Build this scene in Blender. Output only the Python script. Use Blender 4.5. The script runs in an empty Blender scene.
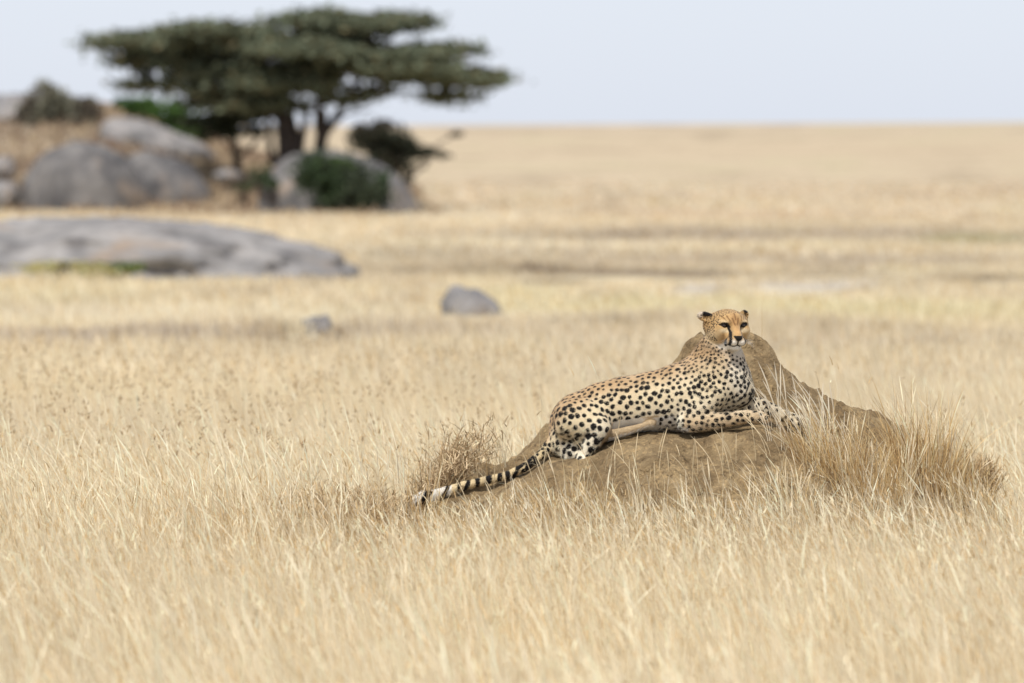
import bpy, math
import numpy as np
from mathutils import Vector, kdtree

RNG = np.random.default_rng(7)
F = 6000.0                      # focal length in pixels of the 1024 px wide frame
CAMH = 1.75
PITCH = math.atan((341.5 - 125.0) / F)
CP, SP = math.cos(PITCH), math.sin(PITCH)
D0 = 24.0                       # distance of the cheetah
S0 = F / D0                     # pixels per metre there

def P(px, py, D):
    a = (np.asarray(px, float) - 512.0) / F
    b = (341.5 - np.asarray(py, float)) / F
    dy = CP + b * SP
    t = D / dy
    return np.stack([a * t, D + 0 * a, CAMH + (b * CP - SP) * t], -1)

def scr(p):
    p = np.asarray(p, float)
    y = p[..., 1]; z = p[..., 2] - CAMH
    f = y * CP - z * SP
    u = y * SP + z * CP
    return 512 + F * p[..., 0] / f, 341.5 - F * u / f

def lin(r, g, b):
    c = np.array([r, g, b], float) / 255.0
    return np.where(c <= .04045, c / 12.92, ((c + .055) / 1.055) ** 2.4)

# ---------------------------------------------------------------- noise
def _hash(ix, iy, iz, seed):
    h = (ix * 374761393 + iy * 668265263 + iz * 2147483647 + seed * 1274126177) & 0xFFFFFFFF
    h = ((h ^ (h >> 13)) * 1274126177) & 0xFFFFFFFF
    h = ((h ^ (h >> 16)) * 2246822519) & 0xFFFFFFFF
    return ((h ^ (h >> 15)) & 0xFFFFFF) / float(0xFFFFFF)

def vnoise(x, y, z=0.0, seed=0):
    x, y, z = np.broadcast_arrays(np.asarray(x, float), np.asarray(y, float), np.asarray(z, float))
    ix, iy, iz = np.floor(x).astype(np.int64), np.floor(y).astype(np.int64), np.floor(z).astype(np.int64)
    fx, fy, fz = x - ix, y - iy, z - iz
    fx, fy, fz = [f * f * (3 - 2 * f) for f in (fx, fy, fz)]
    r = 0
    for dx in (0, 1):
        for dy in (0, 1):
            for dz in (0, 1):
                w = (fx if dx else 1 - fx) * (fy if dy else 1 - fy) * (fz if dz else 1 - fz)
                r = r + w * _hash(ix + dx, iy + dy, iz + dz, seed)
    return r * 2 - 1

def fbm(x, y, z=0.0, seed=0, octv=4, gain=.5):
    r, a, f = 0, 1.0, 1.0
    for o in range(octv):
        r = r + a * vnoise(x * f, y * f, np.asarray(z) * f, seed + o * 17)
        a *= gain; f *= 2.03
    return r

def sst(x, a, b):
    t = np.clip((x - a) / (b - a), 0, 1)
    return t * t * (3 - 2 * t)

# ---------------------------------------------------------------- scene helpers
scene = bpy.context.scene
COL = scene.collection

def tag(o, label=None, cat=None, group=None, kind=None):
    if label: o['label'] = label
    if cat: o['category'] = cat
    if group: o['group'] = group
    if kind: o['kind'] = kind
    return o

def empty(name, loc):
    o = bpy.data.objects.new(name, None)
    o.empty_display_size = .2
    COL.objects.link(o); o.location = [float(c) for c in loc]
    return o

def mesh_obj(name, V, faces, mat=None, parent=None, smooth=True, colors=None, floats=None, origin=None):
    """faces: int array (n,4) or (n,3), or list of such arrays"""
    if not isinstance(faces, (list, tuple)): faces = [faces]
    faces = [f for f in faces if len(f)]
    me = bpy.data.meshes.new(name)
    V = np.asarray(V, np.float64)
    off = np.array(parent.location[:]) if parent is not None and origin is None else (np.array(origin) if origin is not None else np.zeros(3))
    if parent is not None and parent.parent is not None:
        off = off + np.array(parent.parent.location[:])
    Vl = (V - off).astype(np.float32)
    me.vertices.add(len(Vl)); me.vertices.foreach_set('co', Vl.ravel())
    nl = sum(f.size for f in faces); npoly = sum(len(f) for f in faces)
    me.loops.add(nl); me.polygons.add(npoly)
    me.loops.foreach_set('vertex_index', np.concatenate([f.ravel() for f in faces]).astype(np.int32))
    tot = np.concatenate([np.full(len(f), f.shape[1]) for f in faces])
    st = np.concatenate([[0], np.cumsum(tot)[:-1]]).astype(np.int32)
    me.polygons.foreach_set('loop_start', st)
    me.polygons.foreach_set('use_smooth', np.full(npoly, smooth))
    me.update(calc_edges=True)
    if colors is not None:
        at = me.color_attributes.new('tint', 'FLOAT_COLOR', 'POINT')
        c = np.ones((len(Vl), 4), np.float32); c[:, :3] = colors
        at.data.foreach_set('color', c.ravel())
    for k, v in (floats or {}).items():
        at = me.attributes.new(k, 'FLOAT', 'POINT')
        at.data.foreach_set('value', np.asarray(v, np.float32))
    if mat: me.materials.append(mat)
    o = bpy.data.objects.new(name, me); COL.objects.link(o)
    if parent is not None: o.parent = parent
    elif origin is not None: o.location = [float(c) for c in origin]
    return o

# ---------------------------------------------------------------- materials
def new_mat(name):
    m = bpy.data.materials.new(name); m.use_nodes = True
    nt = m.node_tree; nt.nodes.clear()
    out = nt.nodes.new('ShaderNodeOutputMaterial')
    return m, nt, out

def N(nt, t, **kw):
    n = nt.nodes.new(t)
    for k, v in kw.items(): setattr(n, k, v)
    return n

def mix(nt, fac, a, b, mode='MIX'):
    n = nt.nodes.new('ShaderNodeMix'); n.data_type = 'RGBA'; n.blend_type = mode
    for s, v in ((n.inputs[0], fac), (n.inputs[6], a), (n.inputs[7], b)):
        if hasattr(v, 'links') or isinstance(v, bpy.types.NodeSocket): nt.links.new(v, s)
        elif isinstance(v, (int, float)): s.default_value = v
        else: s.default_value = (*[float(c) for c in v], 1)
    return n.outputs[2]

def noise(nt, scale, detail=4, rough=.55, vec=None, kind='Object'):
    n = nt.nodes.new('ShaderNodeTexNoise')
    n.inputs['Scale'].default_value = scale; n.inputs['Detail'].default_value = detail
    n.inputs['Roughness'].default_value = rough
    if vec is None:
        tc = nt.nodes.new('ShaderNodeTexCoord'); vec = tc.outputs[kind]
    nt.links.new(vec, n.inputs['Vector'])
    return n.outputs['Fac']

def ramp(nt, fac, stops):
    n = nt.nodes.new('ShaderNodeMapRange'); n.inputs[1].default_value = stops[0]; n.inputs[2].default_value = stops[1]
    n.interpolation_type = 'SMOOTHSTEP'
    nt.links.new(fac, n.inputs[0]); return n.outputs[0]

def leaf_mat(name, trans=.3, rough=.7, spec=.15):
    m, nt, out = new_mat(name)
    a = N(nt, 'ShaderNodeAttribute', attribute_name='tint')
    d = N(nt, 'ShaderNodeBsdfPrincipled'); d.inputs['Roughness'].default_value = rough
    d.inputs['Specular IOR Level'].default_value = spec
    t = N(nt, 'ShaderNodeBsdfTranslucent'); mx = N(nt, 'ShaderNodeMixShader'); mx.inputs[0].default_value = trans
    nt.links.new(a.outputs['Color'], d.inputs['Base Color']); nt.links.new(a.outputs['Color'], t.inputs['Color'])
    nt.links.new(d.outputs[0], mx.inputs[1]); nt.links.new(t.outputs[0], mx.inputs[2]); nt.links.new(mx.outputs[0], out.inputs[0])
    return m

M_GRASS = leaf_mat('dry_grass', .35)
M_LEAF = leaf_mat('foliage', .25)
M_TWIG = leaf_mat('dry_twigs', .1, .9)

def solid_mat(name, col_a, col_b, scale, bump=.02, bscale=None, rough=.9, extra=None, attr=False):
    m, nt, out = new_mat(name)
    b = N(nt, 'ShaderNodeBsdfPrincipled'); b.inputs['Roughness'].default_value = rough
    b.inputs['Specular IOR Level'].default_value = .2
    f = ramp(nt, noise(nt, scale, 6, .6), (.35, .65))
    c = mix(nt, f, col_a, col_b)
    if attr:
        a = N(nt, 'ShaderNodeAttribute', attribute_name='tint')
        c = mix(nt, 1.0, c, a.outputs['Color'], 'MULTIPLY')
    if extra: c = extra(nt, c)
    nt.links.new(c, b.inputs['Base Color'])
    bp = N(nt, 'ShaderNodeBump'); bp.inputs['Strength'].default_value = 1.0; bp.inputs['Distance'].default_value = bump
    nt.links.new(noise(nt, bscale or scale * 4, 8, .65), bp.inputs['Height']); nt.links.new(bp.outputs[0], b.inputs['Normal'])
    nt.links.new(b.outputs[0], out.inputs[0])
    return m

# ---------------------------------------------------------------- terrain height and ground colours
_D = np.array([0, 24, 40, 60, 75, 100, 150, 200, 260, 400, 700, 1200, 2500, 5000, 7000.])
_Z = np.array([0, 0, -.14, -.40, -.60, -.87, -1.12, -1.27, -1.27, -1.2, -1.45, -1.5, -.75, 0.9, 1.68])

def hill(X, D):
    px = 512 + F * X / np.maximum(D, 1)
    h = 3.75 * sst(D, 203, 242) * (1 - .75 * sst(D, 260, 340)) * (1 - sst(D, 340, 460))
    fx = np.interp(px, [-200, 90, 130, 175, 210, 245, 300, 360, 440], [1.05, 1.0, .93, .80, .64, .48, .32, .14, 0])
    return h * fx

def ground_z(X, D):
    z = np.interp(np.log(np.maximum(D, 1)), np.log(np.maximum(_D, 1)), _Z)
    px = 512 + F * X / np.maximum(D, 1)
    z = z + np.where(D > 1500, (np.clip(px, -400, 1500) - 470) / 554 * 3.2 * sst(D, 1500, 5000), 0)
    z = z + hill(X, D)
    z = z + .035 * fbm(X * .35, D * .2, seed=3, octv=3) * sst(D, 26, 40) + .05 * fbm(X * .06, D * .03, seed=5, octv=2) * sst(D, 120, 220)
    z = z + .15 * np.exp(-((X + 6.7) / 1.0) ** 2 - ((D - 92.5) / 2.2) ** 2)
    # low hummock in front of the small stone
    z = z + .13 * np.exp(-((X + 2.0) / .36) ** 2 - ((D - 56.8) / .8) ** 2)
    return z

STRAW = lin(224, 206, 168); PALE = lin(232, 219, 188); GOLD = lin(203, 172, 112); BROWN = lin(150, 130, 104)
YEL = lin(222, 208, 160); OLIVE = lin(176, 170, 118); PINK = lin(219, 194, 158); GREY = lin(178, 160, 140)
# patches: pixel centre, half widths in pixels (at that distance), colour, strength
PATCH = [(240, 325, 420, 10, PALE, .5), (200, 347, 330, 6, GREY, .75), (60, 300, 130, 12, YEL, .3),
         (700, 312, 200, 10, YEL, .8), (900, 318, 160, 10, YEL, .8), (520, 298, 60, 14, YEL, .5),
         (450, 272, 120, 8, BROWN, .4), (600, 273, 120, 3.5, BROWN, 1.0), (560, 284, 40, 4, BROWN, .5),
         (830, 276, 70, 3.5, BROWN, 1.0), (700, 276, 60, 3, BROWN, .8), (980, 282, 90, 5, BROWN, .5),
         (520, 243, 90, 5, PALE, .7), (800, 262, 260, 7, GREY, .45), (760, 236, 320, 7, GREY, .55), (600, 238, 120, 3, BROWN, .45),
         (980, 240, 60, 4, OLIVE, .55), (700, 215, 300, 6, PINK, .5), (620, 192, 180, 3, PALE, .35), (560, 174, 60, 2, BROWN, .2),
         (850, 355, 300, 5, GREY, .35), (620, 332, 60, 8, BROWN, .55), (545, 334, 60, 4, GREY, .3), (880, 340, 160, 4, BROWN, .35),
         (80, 272, 80, 12, YEL, .6), (80, 274, 60, 8, OLIVE, .75), (460, 216, 120, 6, PALE, .4), (850, 150, 300, 6, PINK, .6),
         (300, 346, 46, 9, lin(150, 126, 92), .9), (470, 255, 200, 7, GREY, .4), (640, 360, 100, 5, PALE, .3)]

def ground_col(X, D, shift=0):
    Z = ground_z(X, D) + shift
    px, py = scr(np.stack([X, D, Z], -1))
    n = fbm(X * .5, D * .12, seed=31, octv=4)[..., None]
    n2 = fbm(px / 60., py / 5. , seed=77, octv=3)[..., None] * sst(D, 32, 60)[..., None]
    c = STRAW * (1 + .07 * n)
    c = c + (PINK - c) * (sst(D, 120, 300)[..., None] * .75)
    c = c + (lin(214, 192, 162) - c) * sst(D, 900, 3000)[..., None] * .6
    c = c * (1 + .06 * n2)
    c = c + (BROWN - c) * np.clip(n2 * .5 - .12, 0, .35) + (YEL - c) * np.clip(-n2 * .5 - .1, 0, .35)
    wx = fbm(px / 45., py / 6., seed=12, octv=3) * .35
    for (cx, cy, rx, ry, col, s) in PATCH:
        e = np.exp(-np.maximum(((px - cx) / rx) ** 2 + ((py - cy) / ry) ** 2 + wx, 0) ** 1.3)[..., None] * min(1, s * 1.12)
        c = c + (col - c) * e
    # dry soil and gold grass on the kopje
    h = hill(X, D)[..., None]
    k = np.clip(h / .5, 0, 1) * (D < 400)[..., None]
    hc = lin(168, 148, 124) * (1 + .34 * fbm(X * .5, D * .25, seed=44, octv=3)[..., None])
    c = c + (hc - c) * k * .85
    for (cx, cy, rx, ry) in ((815, 287, 70, 3.0), (700, 290, 30, 3.0)):      # pale bare pans
        e = np.exp(-(((px - cx) / rx) ** 2 + ((py - cy) / ry) ** 2 + wx * .5) ** 2)[..., None]
        c = c + (lin(204, 196, 186) - c) * np.clip(e, 0, 1) * .75
    lum = c @ np.array([.3, .6, .1])
    c = c + (lum[..., None] - c) * .25
    return np.clip(c * np.array([1.0, .995, .975]), .02, .85)

# ---------------------------------------------------------------- the termite mound (height field)
_RX = [380, 430, 449, 486, 507, 516, 529, 546, 600, 640, 660, 672, 683, 690, 697, 703, 715, 730, 749, 756, 761, 772, 777, 781, 789, 801, 811, 839, 852, 877, 896, 925, 950, 985, 1020, 1060]
_RY = [560, 482, 474, 469, 462, 454.5, 444, 431, 410, 395, 384, 369, 356, 346, 342, 340, 338, 337, 338.5, 341, 346, 349, 352, 362, 371, 379, 385, 398, 404, 412, 421, 436, 452, 482, 520, 580]
_SX = [380, 410, 424, 446, 464, 486, 507, 524, 537, 548, 565, 590, 610, 650, 690, 735, 760, 800, 850, 900, 950, 1000, 1060]
_SY = [565, 509, 504, 496.5, 490, 485, 480, 472, 464, 456, 455, 449, 440, 431, 433.5, 427, 426, 434, 450, 462, 480, 520, 580]

def mound_z(X, D, detail=True):
    X = np.asarray(X, float); D = np.asarray(D, float)
    px = 512 + F * X / D0
    jit = 1.0 * fbm(X * 5, D * 5, seed=9, octv=2) if detail else 0
    zr = CAMH - (np.interp(px + jit, _RX, _RY) - 125) * 24.45 / F
    zs = CAMH - (np.interp(px, _SX, _SY) - 125) / S0
    drop = np.maximum(zs, 0)
    zr = np.maximum(zr, zs + .0)
    ks = [(25.9, -.12 + 0 * zs), (25.3, zr * .32), (24.8, zr * .86), (24.45, zr), (24.30, zs + (zr - zs) * .72), (24.14, zs + (zr - zs) * .14), (23.98, zs), (23.82, zs - .018),
          (23.60, zs - .085 - .05 * drop), (23.35, zs * .58 - .04), (23.05, zs * .22 - .03), (22.6, -.12 + 0 * zs)]
    ks = ks[::-1]
    Dk = np.array([k[0] for k in ks]); Zk = np.stack([k[1] for k in ks], 0)
    i = np.clip(np.searchsorted(Dk, D) - 1, 0, len(Dk) - 2)
    t = np.clip((D - Dk[i]) / (Dk[i + 1] - Dk[i]), 0, 1)
    take = lambda a: np.take_along_axis(Zk, np.clip(a, 0, len(Dk) - 1)[None], 0)[0]
    p0, p1, p2, p3 = take(i - 1), take(i), take(i + 1), take(i + 2)
    # monotone-ish smooth interpolation
    z = p1 + (p2 - p1) * (t * .45 + .55 * t * t * (3 - 2 * t))
    side = sst(px, 385, 440) * (1 - sst(px, 985, 1050))
    z = z * side - .12 * (1 - side)
    if detail:
        lie = np.exp(-((px - 660) / 150) ** 4) * np.exp(-((D - 23.98) / .17) ** 4)
        am = (1 - .85 * lie) * sst(z, -.05, .12)
        z = z + am * (.026 * fbm(X * 6, D * 7, seed=1, octv=3) + .011 * fbm(X * 19, D * 19, seed=2, octv=3) + .007 * fbm(X * 52, D * 52, seed=4, octv=2))
        # crumbled clods along the crest
        for cx, cd, r, h in ((756, 24.42, .035, .03), (748, 24.40, .02, .02), (770, 24.43, .03, .015), (697, 24.43, .03, .02), (687, 24.42, .025, .02), (710, 24.42, .02, .012)):
            x0 = (cx - 512) / F * cd
            z = z + h * np.exp(-(((X - x0) / r) ** 2 + ((D - cd) / (r * 1.5)) ** 2) ** 2)
        # burrow openings
        for cx, cd, r, h in ((972, 23.75, .06, .16), (795, 23.42, .07, .13), (868, 23.9, .025, .05), (845, 23.95, .03, .04)):
            x0 = (cx - 512) / F * cd
            z = z - h * np.exp(-(((X - x0) / r) ** 2 + ((D - cd) / (r * 1.1)) ** 2) ** 2)
    return z

def surf_z(X, D):
    g = ground_z(X, D)
    inb = (D > 22.6) & (D < 25.9) & (np.abs(X - .8) < 1.7)
    m = np.where(inb, mound_z(np.where(inb, X, 0.), np.where(inb, D, 24.), detail=False), -1)
    return np.maximum(g, m), (m > g + .02), m
# ---------------------------------------------------------------- ground sheet
def build_ground():
    Ds = np.concatenate([np.linspace(4, 30, 60), np.exp(np.linspace(math.log(30.4), math.log(300), 420)), np.exp(np.linspace(math.log(302), math.log(7000), 150))])
    us = np.linspace(-.26, .26, 420)
    us = np.sign(us) * (np.abs(us) / .26) ** 1.6 * .42
    U, DD = np.meshgrid(us, Ds)
    X = U * DD
    Z = ground_z(X, DD)
    C = ground_col(X, DD)
    C = C * (.80 - .12 * sst(DD, 150, 300))[..., None]     # soil and litter between the blades is darker than the straw
    n, m = DD.shape
    idx = np.arange(n * m).reshape(n, m)
    f = np.stack([idx[:-1, :-1], idx[:-1, 1:], idx[1:, 1:], idx[1:, :-1]], -1).reshape(-1, 4)
    mm, nt, out = new_mat('savanna_ground')
    a = N(nt, 'ShaderNodeAttribute', attribute_name='tint')
    tc = N(nt, 'ShaderNodeTexCoord'); mp = N(nt, 'ShaderNodeMapping'); mp.inputs['Scale'].default_value = (1, .35, 1)
    nt.links.new(tc.outputs['Object'], mp.inputs['Vector'])
    c = mix(nt, ramp(nt, noise(nt, 1.6, 8, .65, mp.outputs[0]), (.3, .7)), (.86, .85, .84), (1.12, 1.11, 1.08))
    c2 = mix(nt, ramp(nt, noise(nt, .12, 6, .6, mp.outputs[0]), (.35, .65)), (.93, .92, .90), (1.05, 1.04, 1.03))
    c = mix(nt, 1.0, c, c2, 'MULTIPLY')
    c = mix(nt, 1.0, a.outputs['Color'], c, 'MULTIPLY')
    b = N(nt, 'ShaderNodeBsdfDiffuse'); nt.links.new(c, b.inputs['Color']); nt.links.new(b.outputs[0], out.inputs[0])
    o = mesh_obj('ground', np.stack([X, DD, Z], -1).reshape(-1, 3), f, mm, colors=C.reshape(-1, 3))
    tag(o, kind='structure')

def flat_patch(name, cx, cy, rx, ry, D, mat, lift=.05):
    # an irregular flat sheet lying a little above the soil
    c = P(cx, cy, D)
    n = 72
    a = np.linspace(0, 2 * math.pi, n, endpoint=False)
    r = 1 + .18 * np.sin(a * 3 + cx) + .1 * np.sin(a * 7 + 1)
    rX = rx * D / F; rD = ry * D * D / (F * 2.4)
    X = c[0] + rX * r * np.cos(a); Y = D + rD * r * np.sin(a)
    z = float(np.max(ground_z(X, Y))) + lift
    V = np.concatenate([[[c[0], D, z]], np.stack([X, Y, np.full(n, z)], -1)])
    i = np.arange(n)
    f = np.stack([np.zeros(n, int), 1 + i, 1 + (i + 1) % n], -1)
    o = mesh_obj(name, V, f, mat)
    tag(o, kind='structure')

# ---------------------------------------------------------------- grass
def blades(root, h, w, lean, yaw, col, seg=3, curl=.5, tipw=.15, head=None):
    """ribbon blades; root (n,3), lean (n,2) horizontal tip offset, yaw of the ribbon's width direction."""
    n = len(root)
    t = np.linspace(0, 1, seg + 1)
    ts = t[None, :, None]
    up = np.zeros((n, seg + 1, 3)); L = np.concatenate([lean, np.zeros((n, 1))], 1)
    bend = curl * ts ** 2 + (1 - curl) * ts
    ctr = root[:, None] + L[:, None] * bend
    ll = np.linalg.norm(lean, axis=1)
    rise = np.sqrt(np.maximum(h ** 2 - .6 * ll ** 2, (h * .35) ** 2))
    ctr[..., 2] += rise[:, None] * (t - .12 * t ** 2 * (ll / h)[:, None])
    wd = np.stack([np.cos(yaw), np.sin(yaw), 0 * yaw], -1)[:, None]
    if head is None:
        prof = np.interp(t, [0, .5, 1], [1, .9, tipw])
    else:
        prof = np.interp(t, head[0], head[1])
    ww = (w[:, None] * prof[None])[..., None] * .5
    V = np.stack([ctr - wd * ww, ctr + wd * ww], 2).reshape(-1, 3)
    b = (np.arange(n) * (seg + 1) * 2)[:, None] + (np.arange(seg) * 2)[None]
    f = np.stack([b, b + 1, b + 3, b + 2], -1).reshape(-1, 4)
    c = np.repeat(col, (seg + 1) * 2, 0)
    return V, f, c

def merge(parts):
    V, Fs, C, off = [], [], [], 0
    for v, f, c in parts:
        V.append(v); Fs.append(f + off); C.append(c); off += len(v)
    return np.concatenate(V), np.concatenate(Fs), np.concatenate(C)

def scatter(d0, d1, dens, margin):
    """uniform points in the trapezoid seen by the camera (plus a margin)"""
    k = 532. / F
    wmax = k * d1 + margin
    n = int(2 * wmax * (d1 - d0) * dens)
    D = RNG.uniform(d0, d1, n); X = RNG.uniform(-wmax, wmax, n)
    ok = np.abs(X) < k * D + margin
    return X[ok], D[ok]

def grass_cols(X, D, shift, var=.13):
    c = ground_col(X, D, shift)
    n = len(X)
    c = c * (1 + var * RNG.standard_normal((n, 1)))
    t = RNG.random((n, 1))
    c = np.where(t < .16, c * np.array([.86, .74, .56]), c)
    c = np.where(t > .86, c * np.array([1.08, 1.09, 1.14]), c)
    return np.clip(c, .03, .85)

def build_grass():
    parts = []
    # near field: blades
    for (d0, d1, dens, w0, seg) in ((11.5, 19, 1000, .0030, 3), (19, 29, 1700, .0022, 4), (29, 44, 950, .0034, 3)):
        X, D = scatter(d0, d1, dens, 1.0)
        Z, onm, m = surf_z(X, D)
        clump = fbm(X * 1.3, D * 1.3, seed=21, octv=3)
        keep = RNG.random(len(X)) < np.clip(.75 + .45 * clump, .25, 1)
        # the mound: bare crown, grass climbing its foot
        px = 512 + F * X / D
        lim = np.interp(px, [380, 450, 560, 620, 700, 790, 830, 900, 960, 1010], [.60, .40, .33, .24, .22, .30, .42, .42, .5, .8])
        dm = np.where(onm, np.where(m > lim, 0.0, np.where(m > lim - .12, .35, .9)), 1.0)
        dm = np.where(onm & (D > 24.5), np.where(m > .3, 0.03, .8), dm)
        # the spot the cheetah lies on stays bare
        dm = np.where((D > 23.72) & (D < 24.35) & (px > 535) & (px < 815), 0, dm)
        dm = np.where((D > 23.7) & (D < 24.2) & (px > 410) & (px < 545), .05, dm)
        keep &= RNG.random(len(X)) < dm
        X, D, Z, clump, onm = X[keep], D[keep], Z[keep], clump[keep], onm[keep]
        n = len(X)
        h = (.34 + .05 * clump) * np.clip(RNG.normal(1, .2, n), .35, 1.6)
        px = px[keep]
        h = np.where(onm, h * .62, h)
        h = h * (1 - .45 * sst(D, 25, 42))
        h = np.where((D > 24.3) & (D < 27), h * .8, h)
        wind = fbm(X * .6, D * .6, seed=8, octv=2)
        lean = np.stack([-(.22 + .07 * wind + .19 * RNG.standard_normal(n)) * h, .28 * RNG.standard_normal(n) * h], -1)
        col = grass_cols(X, D, .25, .15)
        # around the mound the grass is more golden
        g = np.exp(-((X - .15) / 2.1) ** 4 - ((D - 23.2) / 1.7) ** 4)[:, None] * (RNG.random((n, 1)) < .8) * (.5 + .5 * RNG.random((n, 1)))
        gold = np.where(RNG.random((n, 1)) < .5, lin(190, 156, 100), lin(146, 118, 78))
        col = col + (gold - col) * g * .85
        low = (RNG.random(n) < .35)
        h = np.where(low, h * .6, h)
        # trampled, shorter grass in front of the mound
        cap = CAMH - (np.interp(px, [330, 410, 470, 550, 620, 700, 760, 800, 860, 1000, 1040], [478, 507, 500, 484, 486, 482, 470, 455, 440, 470, 440]) - 125) * D / F - Z
        near = (D > 19.5) & (D < 23.9) & (px > 340) & (px < 1030)
        loose = np.where(RNG.random(n) < .06, 1.35, 1.0)
        h = np.where(near, np.minimum(h, np.maximum(cap, .03) * RNG.uniform(.65, 1.08, n) * loose), h)
        w = w0 * np.clip(RNG.normal(1, .3, n), .4, 2)
        parts.append(blades(np.stack([X, D, Z - .01], -1), h, w, lean, RNG.uniform(-.9, .9, n), col, seg, .75))
        # small seed heads on the tips
        if d0 < 29:
            kt = np.nonzero(RNG.random(n) < (.5 if d0 > 12 else .25))[0]; nt_ = len(kt)
            tip = np.stack([X, D, Z], -1)[kt]; hk = h[kt]; ll = np.linalg.norm(lean[kt], axis=1)
            rise = np.sqrt(np.maximum(hk ** 2 - .6 * ll ** 2, (hk * .35) ** 2)) * (1 - .12 * ll / hk)
            m = RNG.uniform(.86, .97, nt_)
            tip = tip + np.concatenate([lean[kt] * (.75 * m ** 2 + .25 * m)[:, None], (rise * m)[:, None]], 1)
            hl = RNG.uniform(.018, .05, nt_)
            ct = np.where(RNG.random((nt_, 1)) < .4, lin(198, 170, 126), lin(232, 218, 186)) * (1 + .13 * RNG.standard_normal((nt_, 1)))
            parts.append(blades(tip, hl, np.full(nt_, w0 * 2.0), lean[kt] / hk[:, None] * hl[:, None] * 1.6 + RNG.standard_normal((nt_, 2)) * (hl * .35)[:, None], RNG.uniform(-1.2, 1.2, nt_), np.clip(ct, .03, .85), 2, .5, tipw=.2))
        # flowering stalks with pale feathery heads
        k = RNG.random(n) < .035 * (1 - .8 * sst(D, 25, 32))
        k &= ~(onm & (RNG.random(n) < .5))
        ns = int(k.sum())
        hs = h[k] * 0 + .42 * np.clip(RNG.normal(1, .18, ns), .5, 1.45)
        hs = np.where(onm[k], hs * .6, hs) * (1 - .4 * sst(D[k], 25, 42))
        hs = np.where(near[k], np.minimum(hs, np.maximum(cap[k], .04) * RNG.uniform(.8, 1.25, ns)), hs)
        ls = np.stack([-(.22 + .2 * wind[k] + .22 * RNG.standard_normal(ns)) * hs, .25 * RNG.standard_normal(ns) * hs], -1)
        cs = np.clip(lin(238, 226, 198) * (1 + .1 * RNG.standard_normal((ns, 1))), 0, .86)
        parts.append(blades(np.stack([X[k], D[k], Z[k]], -1), hs, np.full(ns, w0 * 2.0), ls, RNG.uniform(-.8, .8, ns), cs, 6, .8,
                            head=([0, .66, .72, .84, .95, 1], [.3, .25, .6, 1, .6, .1])))
    # dark seed heads floating over the middle distance on the left
    X, D = scatter(26.5, 42, 24, 1.0)
    k = RNG.random(len(X)) < np.clip(1.15 - (X + 4) / 5, .05, 1)
    X, D = X[k], D[k]; n = len(X); Z = ground_z(X, D)
    hs = .40 * np.clip(RNG.normal(1, .16, n), .5, 1.5)
    ls = np.stack([(-.1 + .2 * RNG.standard_normal(n)) * hs, .15 * RNG.standard_normal(n) * hs], -1)
    parts.append(blades(np.stack([X, D, Z], -1), hs, np.full(n, .0024), ls, RNG.uniform(-.8, .8, n), np.tile(lin(206, 186, 150), (n, 1)), 3, .6))
    for q in range(3):
        m = RNG.uniform(.78, .98, n)
        top = np.stack([X, D, Z], -1) + np.concatenate([ls * (.6 * m ** 2 + .4 * m)[:, None], (hs * m * .96)[:, None]], 1)
        hl = RNG.uniform(.015, .03, n)
        parts.append(blades(top, hl, np.full(n, .008), RNG.standard_normal((n, 2)) * (hl * .9)[:, None], RNG.uniform(-.8, .8, n),
                            np.clip(lin(158, 134, 104) * (1 + .15 * RNG.standard_normal((n, 1))), 0, 1), 2, .5, tipw=.3))
    V, f, c = merge(parts)
    o = mesh_obj('grass', V, f, M_GRASS, smooth=False, colors=c)
    tag(o, 'tall pale dry grass with feathery heads filling the foreground', 'grass', kind='stuff')
    parts = []
    for (d0, d1, dens, w0, hh) in ((42, 70, 170, .011, .19), (68, 120, 60, .026, .14), (115, 200, 14, .06, .13), (195, 330, 3, .12, .12)):
        X, D = scatter(d0, d1, dens, 2.0)
        n = len(X); Z = ground_z(X, D)
        px, py = scr(np.stack([X, D, Z], -1))
        short = np.zeros(n)
        for (cx, cy, rx, ry) in ((800, 293, 80, 10), (690, 296, 36, 8), (640, 278, 140, 5), (840, 276, 90, 4), (314, 343, 26, 8), (474, 318, 34, 6), (316, 347, 22, 9)):
            short = np.maximum(short, np.exp(-((px - cx) / rx) ** 2 - ((py - cy) / ry) ** 2))
        h = hh * np.clip(RNG.normal(1, .25, n), .4, 1.7) * (1 + .35 * fbm(X * .4, D * .15, seed=61, octv=3)) * (1 - .8 * short)
        lean = np.stack([(-.15 + .3 * RNG.standard_normal(n)) * h, .3 * RNG.standard_normal(n) * h], -1)
        kp = (RNG.random(n) < 1 - 1.0 * short) & (RNG.random(n) < 1 - sst(D, 240, 330)) & (RNG.random(n) < np.where(d0 > 190, 1, 1))
        X, D, Z, h, lean = X[kp], D[kp], Z[kp], h[kp], lean[kp]; n = len(X)
        parts.append(blades(np.stack([X, D, Z - .02], -1), np.maximum(h, .03), w0 * np.clip(RNG.normal(1, .3, n), .4, 2), lean, RNG.uniform(-.9, .9, n), grass_cols(X, D, .0, .1), 2, .6, tipw=.3))
    # rank brown growth on the kopje slope
    D = RNG.uniform(192, 262, 15000) ; px = RNG.uniform(-60, 440, 15000); X = (px - 512) * D / F
    k = (hill(X, D) > .12) | ((D < 207) & (RNG.random(15000) < .4 * sst(D, 190, 204)) & (fbm(px / 30., D * .2, seed=83, octv=2) > -.2)); X, D = X[k], D[k]; n = len(X); Z = ground_z(X, D)
    hc = np.where(RNG.random((n, 1)) < .5, lin(188, 168, 138), lin(148, 128, 106)) * (1 + .12 * RNG.standard_normal((n, 1)))
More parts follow.
